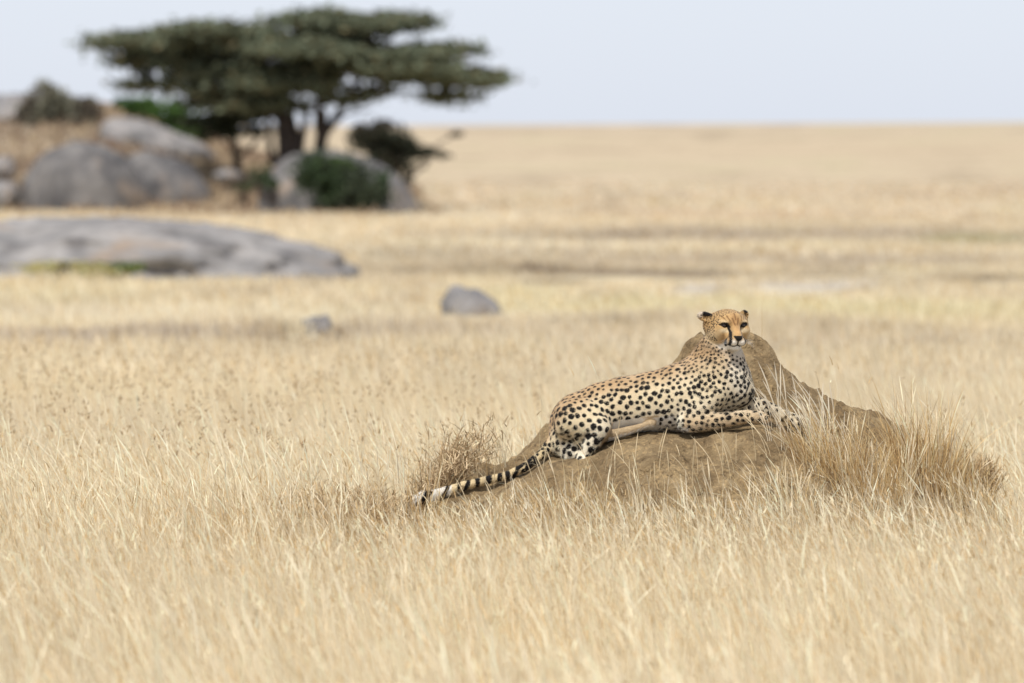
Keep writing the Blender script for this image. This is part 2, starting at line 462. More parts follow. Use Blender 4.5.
    kk = fbm(X * .45, D * .25, seed=67, octv=2)[:, None]; hc = hc + (lin(120, 96, 82) - hc) * np.clip(kk * 1.1, 0, .8)
    h = .3 * RNG.uniform(.4, 1.4, n)
    parts.append(blades(np.stack([X, D, Z - .03], -1), h, .12 * RNG.uniform(.5, 1.4, n), RNG.standard_normal((n, 2)) * .35 * h[:, None], RNG.uniform(-.9, .9, n), np.clip(hc, .03, .8), 2, .6, tipw=.3))
    V, f, c = merge(parts)
    o = mesh_obj('far_grass', V, f, M_GRASS, smooth=False, colors=c)
    tag(o, 'pale dry grass of the plain reaching out beyond the mound', 'grass', kind='stuff')

# ---------------------------------------------------------------- tussocks, dry herbs
def tussock(px, D, n, h, spread, cols, leanx, label, group, w=.0029, heads=.12, name='grass_tussock', cat='grass tussock'):
    x0 = (px - 512) * D / F
    z0 = float(surf_z(np.array([x0]), np.array([D]))[0][0])
    root = empty(name, (x0, D, z0)); tag(root, label, cat, group)
    n = int(n * .42)
    a = RNG.uniform(0, 2 * math.pi, n); r = spread * np.sqrt(RNG.random(n))
    X = x0 + r * np.cos(a); Y = D + r * np.sin(a) * .7
    Z = surf_z(X, Y)[0]
    hh = h * np.clip(RNG.normal(.85, .34, n), .2, 1.6)
    out = np.stack([np.cos(a), np.sin(a)], -1) * (r / spread)[:, None]
    lean = out * hh[:, None] * .35 + RNG.standard_normal((n, 2)) * hh[:, None] * .24
    lean[:, 0] += leanx * hh
    c = cols[RNG.integers(0, len(cols), n)] * (1 + .14 * RNG.standard_normal((n, 1)))
    V, f, cc = blades(np.stack([X, Y, Z - .01], -1), hh, w * np.clip(RNG.normal(1, .3, n), .4, 2), lean, RNG.uniform(-.9, .9, n), np.clip(c, .02, .85), 5, .75)
    mesh_obj('leaf_blades', V, f, M_GRASS, root, smooth=False, colors=cc)
    k = max(3, int(n * heads))
    i = RNG.integers(0, n, k)
    hs = h * np.clip(RNG.normal(1.08, .15, k), .5, 1.4)
    ls = lean[i] * (hs / hh[i])[:, None] * .8
    V, f, cc = blades(np.stack([X[i], Y[i], Z[i]], -1), hs, np.full(k, w * 1.8), ls, RNG.uniform(-.8, .8, k), np.clip(lin(232, 216, 184) * (1 + .1 * RNG.standard_normal((k, 1))), 0, .85), 7, .8,
                      head=([0, .7, .76, .86, .95, 1], [.3, .28, .7, 1, .6, .1]))
    mesh_obj('seed_stalks', V, f, M_GRASS, root, smooth=False, colors=cc)
    return root

def build_tussocks():
    GC = np.stack([lin(214, 186, 136), lin(190, 158, 108), lin(226, 208, 168), lin(150, 120, 82), lin(204, 176, 128)])
    PC = np.stack([lin(230, 214, 178), lin(214, 190, 142), lin(236, 224, 196), lin(190, 160, 110)])
    g = 'tall grass tussocks growing on and around the termite mound'
    T = [(832, 23.60, 800, .22, .15, GC, -.12, 'golden tussock in front of the paws, dark hollow at its foot', .10),
         (868, 23.55, 800, .21, .18, GC, -.15, 'golden tussock on the front slope midway between paws and mound end', .14),
         (925, 23.75, 900, .30, .15, GC, -.05, 'tallest golden tussock standing at the right shoulder of the mound', .10),
         (962, 23.85, 600, .17, .13, GC, .05, 'brown tussock above the burrow at the right end of the mound', .06),
         (1004, 23.6, 500, .20, .2, PC, -.15, 'pale loose tussock right of the burrow, near the frame edge', .18),
         (785, 23.25, 380, .18, .13, PC, -.2, 'pale tussock at the foot of the mound below the paws', .25),
         (480, 23.30, 500, .14, .22, GC, -.2, 'golden tussock below the middle of the striped tail', .10),
         (560, 23.35, 500, .15, .2, GC, -.2, 'golden tussock below the haunch and tail root', .12),
         (640, 23.15, 300, .20, .18, PC, -.25, 'thin pale tussock in front of the bare mound face', .25),
         (385, 23.5, 600, .30, .22, GC, -.2, 'golden tussock below the low dry shrub', .08),
         (720, 23.1, 300, .21, .16, PC, -.2, 'thin pale tussock below the folded forelegs', .2)]
    for (px, D, n, h, s, c, lx, lab, hd) in T:
        tussock(px, D, n, h, s, c, lx, lab, g, heads=hd)
    # single pale stalks in front of the dark mound face right of the cheetah
    n = 46
    px = RNG.uniform(768, 850, n); D = RNG.uniform(23.68, 23.9, n)
    X = (px - 512) * D / F; Z = surf_z(X, D)[0]
    h = RNG.uniform(.14, .32, n)
    lean = np.stack([-h * RNG.uniform(-.05, .55, n), RNG.normal(0, .1, n) * h], -1)
    x0 = float(X.mean())
    root = empty('grass_tussock', (x0, 23.8, float(Z.mean())))
    tag(root, 'loose spray of silvery stalks against the dark mound face behind the paws', 'grass tussock', g)
    V, f, c = blades(np.stack([X, D, Z], -1), h, np.full(n, .0058), lean, RNG.uniform(-.6, .6, n), np.clip(lin(228, 216, 192) * (1 + .08 * RNG.standard_normal((n, 1))), 0, .85), 7, .8,
                     head=([0, .5, .6, .8, .95, 1], [.4, .4, .7, 1, .6, .1]))
    mesh_obj('seed_stalks', V, f, M_GRASS, root, smooth=False, colors=c)
    for (xa, xb, n, lab) in ((590, 800, 48, 'few thin stalks rising in front of the bare brown mound face'), (430, 560, 26, 'few thin stalks crossing the striped tail')):
        px = RNG.uniform(xa, xb, n); D = RNG.uniform(23.35, 23.66, n)
        X = (px - 512) * D / F; Z = surf_z(X, D)[0]
        h = RNG.uniform(.08, .24, n)
        lean = np.stack([-h * RNG.uniform(-.2, .6, n), RNG.normal(0, .2, n) * h], -1)
        root = empty('grass_tussock', (float(X.mean()), 23.5, float(Z.mean())))
        tag(root, lab, 'grass tussock', g)
        V, f, c = blades(np.stack([X, D, Z], -1), h, np.full(n, .0042), lean, RNG.uniform(-.6, .6, n), np.clip(lin(222, 204, 168) * (1 + .1 * RNG.standard_normal((n, 1))), 0, .85), 7, .8,
                         head=([0, .5, .6, .8, .95, 1], [.45, .4, .7, 1, .6, .1]))
        mesh_obj('seed_stalks', V, f, M_GRASS, root, smooth=False, colors=c)
    # reddish dry shrubs: many fine branching twigs with dead leaf curls
    for (px, D, h, s, n, lab) in ((412, 24.22, .19, .26, 620, 'brownish dry twiggy shrub just behind the tail tip'),
                                  (340, 23.75, .25, .24, 330, 'low brownish dry shrub further left of the tail tip'),
                                  (975, 24.1, .09, .08, 160, 'small dark dry shrub on the right end of the mound')):
        x0 = (px - 512) * D / F; z0 = float(surf_z(np.array([x0]), np.array([D]))[0][0])
        root = empty('dry_shrub', (x0, D, z0)); tag(root, lab, 'dry shrub', 'dry shrubs at the ends of the mound')
        a = RNG.uniform(0, 2 * math.pi, n); r = s * np.sqrt(RNG.random(n)) * .6
        X = x0 + r * np.cos(a); Y = D + r * np.sin(a); Z = surf_z(X, Y)[0]
        hh = (.08 + h) * RNG.uniform(.45, 1.05, n)
        lean = np.stack([np.cos(a), np.sin(a)], -1) * (s * RNG.uniform(.2, 1, n))[:, None] + RNG.standard_normal((n, 2)) * .03
        c = np.clip(lin(156, 132, 102) * (1 + .2 * RNG.standard_normal((n, 1))), .02, .8)
        V, f, cc = blades(np.stack([X, Y, Z], -1), hh, np.full(n, .0026), lean, RNG.uniform(-.9, .9, n), c, 4, .3, tipw=.5)
        mesh_obj('twigs', V, f, M_TWIG, root, smooth=False, colors=cc)
        m = n * 9
        i = RNG.integers(0, n, m); t = RNG.uniform(.35, 1, m)
        base = np.stack([X[i], Y[i], Z[i]], -1) + np.concatenate([lean[i] * (.3 * t ** 2 + .7 * t)[:, None], (hh[i] * t * .95)[:, None]], 1)
        l2 = RNG.uniform(.015, .05, m)
        c = np.where(RNG.random((m, 1)) < .5, lin(170, 146, 112), lin(206, 184, 148)) * (1 + .2 * RNG.standard_normal((m, 1)))
        V, f, cc = blades(base, l2, np.full(m, .0046), RNG.standard_normal((m, 2)) * (l2 * .8)[:, None], RNG.uniform(-1.2, 1.2, m), np.clip(c, .02, .8), 2, .4, tipw=.5)
        mesh_obj('dead_leaves', V, f, M_TWIG, root, smooth=False, colors=cc)

# ---------------------------------------------------------------- mound mesh
def build_mound():
    xs = np.linspace((372 - 512) / S0, (1068 - 512) / S0, 330); ds = np.linspace(22.6, 25.9, 300)
    X, DD = np.meshgrid(xs, ds)
    Z = mound_z(X, DD)
    n, m = X.shape; idx = np.arange(n * m).reshape(n, m)
    f = np.stack([idx[:-1, :-1], idx[:-1, 1:], idx[1:, 1:], idx[1:, :-1]], -1).reshape(-1, 4)
    V = np.stack([X, DD, Z], -1).reshape(-1, 3)
    # horizontal crumble so that the faces are not ruled
    V[:, 0] += .006 * fbm(V[:, 0] * 16, V[:, 1] * 16, V[:, 2] * 16, seed=51, octv=3)
    V[:, 1] += .016 * fbm(V[:, 0] * 14, V[:, 1] * 14, V[:, 2] * 14, seed=57, octv=3)
    def extra(nt, c):
        a = ramp(nt, noise(nt, 46, 6, .75), (.5, .64))
        c = mix(nt, a, c, mix(nt, 1.0, c, (1.5, 1.46, 1.4), 'MULTIPLY'))
        b = ramp(nt, noise(nt, 27, 6, .75), (.54, .66))
        return mix(nt, b, c, mix(nt, 1.0, c, (.5, .48, .46), 'MULTIPLY'))
    mt = solid_mat('mound_earth', lin(140, 118, 86), lin(178, 153, 114), 9, .04, 60, .95, extra)
    o = mesh_obj('termite_mound', V, f, mt, origin=(.75, 24.2, 0))
    tag(o, 'bare brown termite mound the cheetah lies on, crumbly crest and slopes', 'termite mound')
    # loose clods
    from mathutils import Matrix
# ---------------------------------------------------------------- cheetah: signed distance field -> surface nets
def surface_nets(S, ax):
    ins = S < 0
    nx, ny, nz = S.shape
    cnt = np.zeros((nx - 1, ny - 1, nz - 1), np.int8)
    for dx in (0, 1):
        for dy in (0, 1):
            for dz in (0, 1):
                cnt += ins[dx:nx - 1 + dx, dy:ny - 1 + dy, dz:nz - 1 + dz]
    act = (cnt > 0) & (cnt < 8)
    ci, cj, ck = np.nonzero(act)
    vid = np.full(act.shape, -1, np.int64); vid[ci, cj, ck] = np.arange(len(ci))
    cs = [(a, b, c) for a in (0, 1) for b in (0, 1) for c in (0, 1)]
    val = {c: S[ci + c[0], cj + c[1], ck + c[2]] for c in cs}
    acc = np.zeros((len(ci), 3)); w = np.zeros(len(ci))
    for a in cs:
        for k in range(3):
            if a[k] == 0:
                b = list(a); b[k] = 1; b = tuple(b)
                sa, sb = val[a], val[b]; m = (sa < 0) != (sb < 0)
                t = np.where(m, sa / np.where(m, sa - sb, 1), 0)
                p = np.zeros((len(ci), 3)); p[:] = a; p[:, k] += t
                acc += p * m[:, None]; w += m
    loc = acc / w[:, None] + np.stack([ci, cj, ck], -1)
    V = np.stack([np.interp(loc[:, k], np.arange(len(ax[k])), ax[k]) for k in range(3)], -1)
    Fs = []
    for k in range(3):
        a = ins; sl0 = [slice(None)] * 3; sl1 = [slice(None)] * 3
        sl0[k] = slice(0, -1); sl1[k] = slice(1, None)
        s0, s1 = a[tuple(sl0)], a[tuple(sl1)]
        ch = s0 != s1
        i, j, l = np.nonzero(ch)
        o = [1, 2] if k == 0 else ([2, 0] if k == 1 else [0, 1])
        idx = np.stack([i, j, l], -1)
        ok = (idx[:, o[0]] > 0) & (idx[:, o[1]] > 0) & (idx[:, o[0]] < S.shape[o[0]] - 1) & (idx[:, o[1]] < S.shape[o[1]] - 1)
        idx = idx[ok]; flip = s0[i, j, l][ok]
        def g(d0, d1):
            q = idx.copy(); q[:, o[0]] -= d0; q[:, o[1]] -= d1
            return vid[q[:, 0], q[:, 1], q[:, 2]]
        q = np.stack([g(1, 1), g(0, 1), g(0, 0), g(1, 0)], -1)
        q[~flip] = q[~flip][:, ::-1]
        Fs.append(q)
    return V, np.concatenate(Fs)

class Field:
    def __init__(s, ax): s.ax = ax; s.S = np.full([len(a) for a in ax], .05, np.float32)
    def box(s, lo, hi):
        r = []
        for k in range(3):
            a = np.searchsorted(s.ax[k], lo[k]); b = np.searchsorted(s.ax[k], hi[k])
            r.append(slice(max(a, 0), max(b, 0)))
        return tuple(r), [s.ax[0][r[0]][:, None, None], s.ax[1][r[1]][None, :, None], s.ax[2][r[2]][None, None, :]]
    def put(s, sl, d, k, sub=False):
        a = s.S[sl]
        if sub:
            d = -d; h = np.clip(.5 + .5 * (d - a) / k, 0, 1); s.S[sl] = a + (d - a) * h + k * h * (1 - h)
        else:
            h = np.clip(.5 + .5 * (a - d) / k, 0, 1); s.S[sl] = a + (d - a) * h - k * h * (1 - h)
    def cone(s, a, b, ra, rb, k=.012, sq=(1, 1, 1), sub=False):
        a, b = np.array(a, float), np.array(b, float); R = max(ra, rb) / min(sq) + .05
        sl, (X, Y, Z) = s.box(np.minimum(a, b) - R, np.maximum(a, b) + R)
        sq = np.array(sq, float)
        A = a * sq; B = b * sq; d = B - A; L = (d ** 2).sum() + 1e-12
        x, y, z = X * sq[0] - A[0], Y * sq[1] - A[1], Z * sq[2] - A[2]
        t = np.clip((x * d[0] + y * d[1] + z * d[2]) / L, 0, 1)
        r = ra + (rb - ra) * t
        dd = np.sqrt((x - t * d[0]) ** 2 + (y - t * d[1]) ** 2 + (z - t * d[2]) ** 2) - r
        s.put(sl, dd, k, sub)
    def ell(s, c, r, R=None, k=.012, sub=False):
        c = np.array(c, float); r = np.array(r, float); m = r.max() + .05
        sl, (X, Y, Z) = s.box(c - m, c + m)
        x, y, z = X - c[0], Y - c[1], Z - c[2]
        if R is None: q = (x, y, z)
        else: q = tuple(R[i][0] * x + R[i][1] * y + R[i][2] * z for i in range(3))   # rows = local axes
        k0 = np.sqrt((q[0] / r[0]) ** 2 + (q[1] / r[1]) ** 2 + (q[2] / r[2]) ** 2)
        k1 = np.sqrt((q[0] / r[0] ** 2) ** 2 + (q[1] / r[1] ** 2) ** 2 + (q[2] / r[2] ** 2) ** 2) + 1e-9
        s.put(sl, k0 * (k0 - 1) / k1, k, sub)

PSI = math.radians(20)
HF = np.array([math.sin(PSI), -math.cos(PSI), 0.0]); HR = np.array([math.cos(PSI), math.sin(PSI), 0.0]); HU = np.array([0, 0, 1.0])
tilt = math.radians(5); HF, HU = HF * math.cos(tilt) - HU * math.sin(tilt), HU * math.cos(tilt) + HF * math.sin(tilt)
HC = P(728.5, 327.5, D0 - .06)
def H(r, f, u): return HC + (HR * r + HF * f + HU * u) / S0

def Q(px, py, v): return P(px, py, D0 + v)

def build_cheetah():
    def axis(lo, hi, flo, fhi, c, f):
        a = [lo]
        while a[-1] < hi: a.append(a[-1] + (f if flo < a[-1] < fhi else c))
        return np.array(a)
    hx0, hx1 = HC[0] - .135, HC[0] + .125
    ax = [axis(Q(405, 0, 0)[0], Q(818, 0, 0)[0], hx0, hx1, .0052, .0026), axis(D0 - .36, D0 + .26, HC[1] - .14, HC[1] + .02, .0052, .0026),
          axis(Q(500, 515, 0)[2], Q(500, 296, 0)[2], HC[2] - .095, HC[2] + .10, .0052, .0026)]
    s = Field(ax); px = 1 / S0
    def cone(a, b, ra, rb, k=.02, sq=(1, 1, 1)): s.cone(Q(*a), Q(*b), ra * px, rb * px, k, sq)
    def ell(a, r, k=.02, ang=0.0, sub=False):
        ca, sa = math.cos(math.radians(ang)), math.sin(math.radians(ang))
        s.ell(Q(*a), np.array(r) * px, [[ca, 0, sa], [0, 1, 0], [-sa, 0, ca]], k, sub)
    # trunk
    T = [(584, 421, .02, 31), (604, 410, .01, 27), (625, 404, .0, 26.5), (650, 402, -.005, 29), (683, 397, -.01, 34), (710, 388, -.01, 33.5)]
    for i in range(len(T) - 1):
        a, b = T[i], T[i + 1]; cone(a[:3], b[:3], a[3] * .98, b[3] * .98, .03, (1, 1.12, 1))
    ell((576, 428, .02), (27, 24, 30), .03)
    ell((566, 441, .0), (17, 25, 18), .02)
    ell((575, 411, .0), (18, 15, 10), .02, 30)
    # withers, shoulder blades, neck
    ell((697, 372, -.01), (17, 20, 16), .02)
    cone((708, 378, 0), (720, 352, -.02), 28, 20.5, .03, (1, 1.05, 1))
    cone((714, 358, -.01), (722, 341, -.03), 21.5, 17.5, .02)
    # chest
    ell((730, 383, -.02), (22.5, 27, 27), .02)
    ell((741, 392, -.03), (14, 17, 14), .02, 0)
    cone((731, 360, -.04), (738, 392, -.06), 14, 12, .02)
    # near shoulder and fore leg
    ell((712, 381, -.085), (21, 13, 27), .014, -28)
    ell((697, 385, -.075), (14, 12, 24), .016, 10)
    cone((714, 394, -.10), (692, 421, -.115), 15, 10.5, .012)
    cone((699, 400, -.10), (688, 420, -.11), 12, 10, .014)
    ell((688, 423, -.11), (10.5, 9.5, 9.5), .01)
    cone((691, 423, -.12), (716, 421, -.145), 9.5, 8, .010)
    cone((716, 421, -.145), (748, 416.5, -.16), 8, 6.6, .008)
    ell((757, 417.5, -.165), (10, 9, 7.0), .010)
    for j, (dy, dv) in enumerate(((-.6, -.030), (.4, -.012), (.4, .008), (-.8, .026))):
        ell((765.5 - abs(j - 1.5) * 1.2, 418.8 + dy, -.165 + dv), (5.4, 2.7, 4.6), .004)
    # far fore leg
    cone((738, 388, .04), (744, 404, .0), 15, 9, .014)
    cone((744, 404, .0), (762, 406.5, -.03), 9, 8, .010)
    cone((762, 406.5, -.03), (786, 416.5, -.06), 7.8, 6.2, .010)
    ell((793, 420, -.07), (9.5, 8.5, 6.8), .010, -25)
    for j, (dy, dv) in enumerate(((-.6, -.028), (.6, -.010), (.6, .008), (-.4, .024))):
        ell((800 - abs(j - 1.5) * 1.2, 424 + dy, -.07 + dv), (5.2, 2.6, 4.4), .004)
    # near hind leg: thigh, knee, shank, foot
    ell((583, 422, -.085), (29, 14, 24), .013, -18)
    cone((574, 421, -.085), (598, 427, -.125), 21, 12, .014)
    ell((601, 428, -.13), (9.5, 9, 10), .012)
    cone((600, 430, -.13), (583, 457, -.125), 10.5, 6.8, .010)
    cone((582, 458, -.125), (585, 470, -.20), 6.6, 6, .008)
    ell((587, 473, -.225), (7, 11, 5.5), .01)
    ell((571, 452, -.07), (10, 12, 12), .014)
    # far hind foot stretched forward under the belly
    cone((606, 436, -.075), (628, 430.5, -.09), 5.4, 3.8, .008)
    cone((628, 430.5, -.09), (646, 425, -.095), 3.8, 2.9, .006)
    ell((651, 424, -.095), (5, 6, 3.4), .006, 8)
    # tail
    TL = [(556, 440, .0, 8), (549, 447, -.01, 6.4), (543, 453, -.03, 5.0), (535, 460, -.05, 4.4), (524, 467.5, -.07, 4.1), (507, 475.3, -.09, 3.8), (486, 480.3, -.10, 3.8),
          (464, 485.5, -.10, 4.2), (446, 491.2, -.11, 4.5), (434, 495, -.12, 4.9), (424, 497, -.13, 5.6), (417.5, 498.5, -.13, 3.8)]
    for i in range(len(TL) - 1):
        a, b = TL[i], TL[i + 1]; cone(a[:3], b[:3], a[3], b[3], .006)
    # head in its own field
    h = Field(ax)
    def he(c, r, k=.012, sub=False, ang=0.0, roll=0.0):
        # local axes (r,f,u), optional rotation about f (roll) and about u (ang)
        c1, s1 = math.cos(math.radians(ang)), math.sin(math.radians(ang))
        c2, s2 = math.cos(math.radians(roll)), math.sin(math.radians(roll))
        A = HR * c1 + HF * s1; B = -HR * s1 + HF * c1; U = HU
        A2 = A * c2 + U * s2; U2 = -A * s2 + U * c2
        h.ell(H(*c), np.array(r) * px, [A2, B, U2], k, sub)
    def hc(a, b, ra, rb, k=.010): h.cone(H(*a), H(*b), ra * px, rb * px, k)
    he((0, -3, 3), (19.5, 19, 15.0)); he((0, 6, 7), (14.5, 12, 9.5), .014)
    for q in (-1, 1):
        he((q * 12, 1, -5), (9.5, 12, 11.0), .016)
        he((q * 12.5, 9, -2), (6, 7, 7), .014)          # cheek bones
        hc((q * 5.5, 15.5, 8.0), (q * 13.0, 12.5, 6.6), 2.9, 2.2, .006)   # brow
    he((0, 2, -12), (12, 13, 9.5), .016)
    he((-15.5, -7, 2), (8.5, 9, 11), .016); he((14.5, -6, 2), (8, 9, 11), .016)
    hc((0, 8, -6), (0, 18, -9), 11, 8.2, .014)
    hc((0, 13, 5), (0, 24, -4.6), 5.6, 4.0, .010)
    for q in (-1, 1): he((q * 4.6, 22, -11.2), (5.2, 6.2, 4.9), .004)
    he((0, 26.2, -7.2), (4.7, 3.0, 3.2), .004)
    he((0, 19.5, -17.4), (5.2, 5.2, 3.8), .004)
    hc((0, 8, -15), (0, 18, -17), 8.0, 4.6, .008)
    for q in (-1, 1):
        he((q * 10.2, 18.2, 3.6), (4.4, 4.6, 2.7), .005, True, roll=q * 8)
    # ears: low, rounded, set wide
    ear = Field(ax)
    def ee(c, r, k, sub, ang, roll):
        c1, s1 = math.cos(math.radians(ang)), math.sin(math.radians(ang)); c2, s2 = math.cos(math.radians(roll)), math.sin(math.radians(roll))
        A = HR * c1 + HF * s1; B = -HR * s1 + HF * c1
        ear.ell(H(*c), np.array(r) * px, [A * c2 + HU * s2, B, -A * s2 + HU * c2], k, sub)
    ee((-23, -4, 10.4), (8.8, 4.0, 4.9), .004, False, 25, -14)
    ee((-24.5, -.2, 10.0), (6.0, 3.4, 3.2), .004, True, 25, -14)
    ee((18.0, -4, 11.6), (5.4, 4.0, 5.2), .004, False, -35, 40)
    ee((18.8, 0, 11.8), (3.2, 3.4, 3.2), .004, True, -35, 40)
    def smin(a, b, k):
        q = np.clip(.5 + .5 * (a - b) / k, 0, 1); return a + (b - a) * q - k * q * (1 - q)
    hS = smin(h.S, ear.S, .008)
    s.S = smin(s.S, hS, .018)
    V, Fc = surface_nets(s.S, ax)
    # keep the part joined to the trunk only; light smoothing
    nv = len(V)
    e = np.concatenate([Fc[:, [0, 1]], Fc[:, [1, 2]], Fc[:, [2, 3]], Fc[:, [3, 0]]])
    deg = np.bincount(e.ravel(), minlength=nv)[:, None]
    for it in range(2):
        A = np.zeros_like(V)
        for k in range(3): A[:, k] = np.bincount(e[:, 0], V[e[:, 1], k], nv) + np.bincount(e[:, 1], V[e[:, 0], k], nv)
        V = V + .5 * (A / deg - V)
    # vertex normals
    nrm = np.cross(V[Fc[:, 2]] - V[Fc[:, 0]], V[Fc[:, 3]] - V[Fc[:, 1]])
    VN = np.zeros_like(V)
    for j in range(4):
        for k in range(3): VN[:, k] += np.bincount(Fc[:, j], nrm[:, k], nv)
    VN /= np.linalg.norm(VN, axis=1)[:, None] + 1e-12
    X, Y = scr(V); v = V[:, 1] - D0
    L = (V - HC) * S0; r = L @ HR; f = L @ HF; u = L @ HU       # head coordinates
    is_head = (np.sqrt((r / 25) ** 2 + (f / 32) ** 2 + ((u + 1) / 22) ** 2) < 1) | ((Y < 330) & (X > 690))
    is_tail = (X < 546) & (Y > 440 + (X - 546) * .0)
    tp = np.array([[t[0], t[1]] for t in TL], float)
    is_head = is_head | ((np.abs(r) < 13) & (f > 8) & (u > -20) & (u < 5))
    # ---- coat
    top_y = np.interp(X, [546, 554, 568, 593, 621, 646, 667, 683, 700, 720], [440, 417, 399, 386, 378, 373, 368, 362, 352, 345])
    bot_y = np.interp(X, [546, 600, 640, 690, 740], [470, 440, 431, 432, 426])
    tt = np.clip((Y - top_y) / (bot_y - top_y), 0, 1)
    upn = VN[:, 2]
    nz = fbm(V[:, 0] * 14, V[:, 1] * 14, V[:, 2] * 14, seed=90, octv=3)
    TAW = lin(190, 154, 104); MIDC = lin(224, 204, 162); CRE = lin(238, 227, 202); WHT = lin(226, 220, 208)
    k1 = np.clip(sst(tt, .0, .42) + .12 * nz, 0, 1)[:, None]; k2 = np.clip(sst(tt, .45, .92) + .12 * nz, 0, 1)[:, None]
    C = TAW + (MIDC - TAW) * k1; C = C + (CRE - C) * k2 * .8
    # near leg and forearms tawny, inner chest white
    arm = np.exp(-((np.minimum(np.abs(Y - np.interp(X, [690, 716, 765], [422, 420, 417])), 40) / 11) ** 2)) * ((X > 684) & (X < 772) & (v < -.06))
    C = C + (lin(200, 168, 118) - C) * (arm * .8)[:, None]
    chest = np.clip(np.exp(-(((X - 741) / 13) ** 2 + ((Y - 372) / 26) ** 2) ** 1.5) * 1.3, 0, 1) * (v < .05)
    C = C + (WHT * .97 - C) * (chest * .5)[:, None]
    strip = ((X > 600) & (X < 659) & (v < -.05) & (Y > np.interp(X, [600, 612, 640, 659], [440, 422.5, 418, 415])) & (X > 609 - (Y - 430) * .6))
    C[strip] = lin(190, 164, 122) * (1 + .12 * nz[strip])[:, None]
    belly = (upn < -.45) & (X > 610) & (X < 690)
    C[belly] = WHT * .95
    ff = np.clip((X - 742) / 12, 0, 1) * (Y > 396) * (v > -.11)
    C = C + (lin(214, 198, 166) - C) * ff[:, None]
    # ---- head coat
    O = lin(184, 149, 98); Lt = lin(218, 198, 160)
    Hc = np.tile(O, (nv, 1))
    back = np.clip((-f) / 14 + .1, 0, 1)[:, None]; Hc = Hc + (lin(186, 150, 100) - Hc) * back
    def blob(cr, cu, rr, ru, p=1.6, ff=0): return np.exp(-(((np.abs(r) - cr) / rr) ** 2 + ((u - cu) / ru) ** 2) ** p) * (f > ff)
    Hc = Hc + (Lt - Hc) * np.clip(blob(10.5, -1.3, 5.5, 2.2) * .9, 0, 1)[:, None]        # under the eyes
    Hc = Hc + (lin(214, 190, 148) - Hc) * np.clip(blob(10.5, 7.6, 4.5, 1.6) * .7, 0, 1)[:, None]
    Hc = Hc + (lin(200, 156, 102) - Hc) * np.clip(blob(0, -1, 4, 5) * .7, 0, 1)[:, None]
    Hc = Hc + (lin(150, 104, 60) - Hc) * np.clip(blob(0, 9, 6, 7) * .5, 0, 1)[:, None]
    Hc = Hc + (WHT - Hc) * np.clip(blob(4, -13.5, 5.2, 4.6, 2, 14), 0, 1)[:, None]       # muzzle pads
    Hc = Hc + (WHT - Hc) * (sst(-u, 13.5, 17.5) * sst(f, -12, 0))[:, None] * .95       # chin, throat
    Hc = Hc + (lin(208, 186, 146) - Hc) * (np.clip(sst(np.abs(r), 10, 17) * sst(-u, -2, 8), 0, 1) * .75)[:, None]  # cheeks
    hw = np.where(is_head, 1., 0.)
    nb = np.exp(-np.maximum(np.sqrt((r / 25) ** 2 + ((f - 3) / 26) ** 2 + ((u + 1) / 21) ** 2) - 1, 0) * 6)
    C = C + (Hc - C) * np.where(is_head, 1, nb * .6)[:, None]
    throat = np.exp(-(((X - 738) / 9) ** 2 + ((Y - 350) / 6) ** 2)) * (f > -8)
    C = C + (WHT - C) * np.clip(throat * .85, 0, 1)[:, None]
    lum = (C @ np.array([.3, .6, .1]))[:, None]; C = C + (lum - C) * np.where(is_head, .06, .18)[:, None]
    C = C * (1 + .06 * fbm(V[:, 0] * 60, V[:, 1] * 60, V[:, 2] * 60, seed=93, octv=2))[:, None]
    C = C * (1 + np.where(is_head, .16, 0) * fbm(V[:, 0] * 170, V[:, 1] * 170, V[:, 2] * 170, seed=95, octv=2))[:, None]
    # ---- spots
    sp = np.full(nv, .0430); ra = np.full(nv, .0112)
    sp[:] = .0275; ra[:] = .0090
    def setr(mask, a, b): sp[mask] = a; ra[mask] = b
    setr(tt < .22, .0240, .0070)
    setr((X > 668) & (X < 760), .0230, .0072)
    setr((X > 680) & (Y < 372), .0195, .0056)
    setr((X > 698) & (Y < 358), .0160, .0042)
    setr((X < 600) & (Y < 412), .0240, .0068)
    setr((v < -.05) & (X > 556) & (X < 612) & (Y > 405), .0290, .0095)
    setr((v < -.05) & (X > 572) & (X < 614) & (Y > 420), .0300, .0108)
    setr((X > 684) & (Y > 410) & (v < -.06), .0245, .0082)
    setr((X > 742) & (Y > 394), .028, .0080)
    setr(is_tail, .021, .0085)
    setr(is_head, .0100, .0027)
    sp = sp * .82
    nospot = strip | (is_head & ((f > 10) | (u < -12))) | (is_tail & (X < 520)) | ((throat > .35))
    cand = RNG.permutation(np.nonzero(~nospot)[0])[:60000]
    cell = .05; gridd = {}; acc = []
    Vl = V.tolist(); spl = sp.tolist()
    for i in cand.tolist():
        p = Vl[i]; s_ = spl[i]; c0 = (int(p[0] // cell), int(p[1] // cell), int(p[2] // cell)); ok = True
        for a in (-1, 0, 1):
            for b in (-1, 0, 1):
                for c in (-1, 0, 1):
                    for j in gridd.get((c0[0] + a, c0[1] + b, c0[2] + c), ()):
                        q = Vl[j]; m_ = (s_ + spl[j]) * .5
                        if (p[0] - q[0]) ** 2 + (p[1] - q[1]) ** 2 + (p[2] - q[2]) ** 2 < m_ * m_: ok = False; break
                    if not ok: break
                if not ok: break
            if not ok: break
        if ok: acc.append(i); gridd.setdefault(c0, []).append(i)
    kd = kdtree.KDTree(len(acc))
    for j, i in enumerate(acc): kd.insert(Vl[i], j)
    kd.balance()
    rr = ra[acc] * np.clip(RNG.normal(1, .13, len(acc)), .7, 1.25)
    wob = fbm(V[:, 0] * 70, V[:, 1] * 70, V[:, 2] * 70, seed=97, octv=2) * .0018
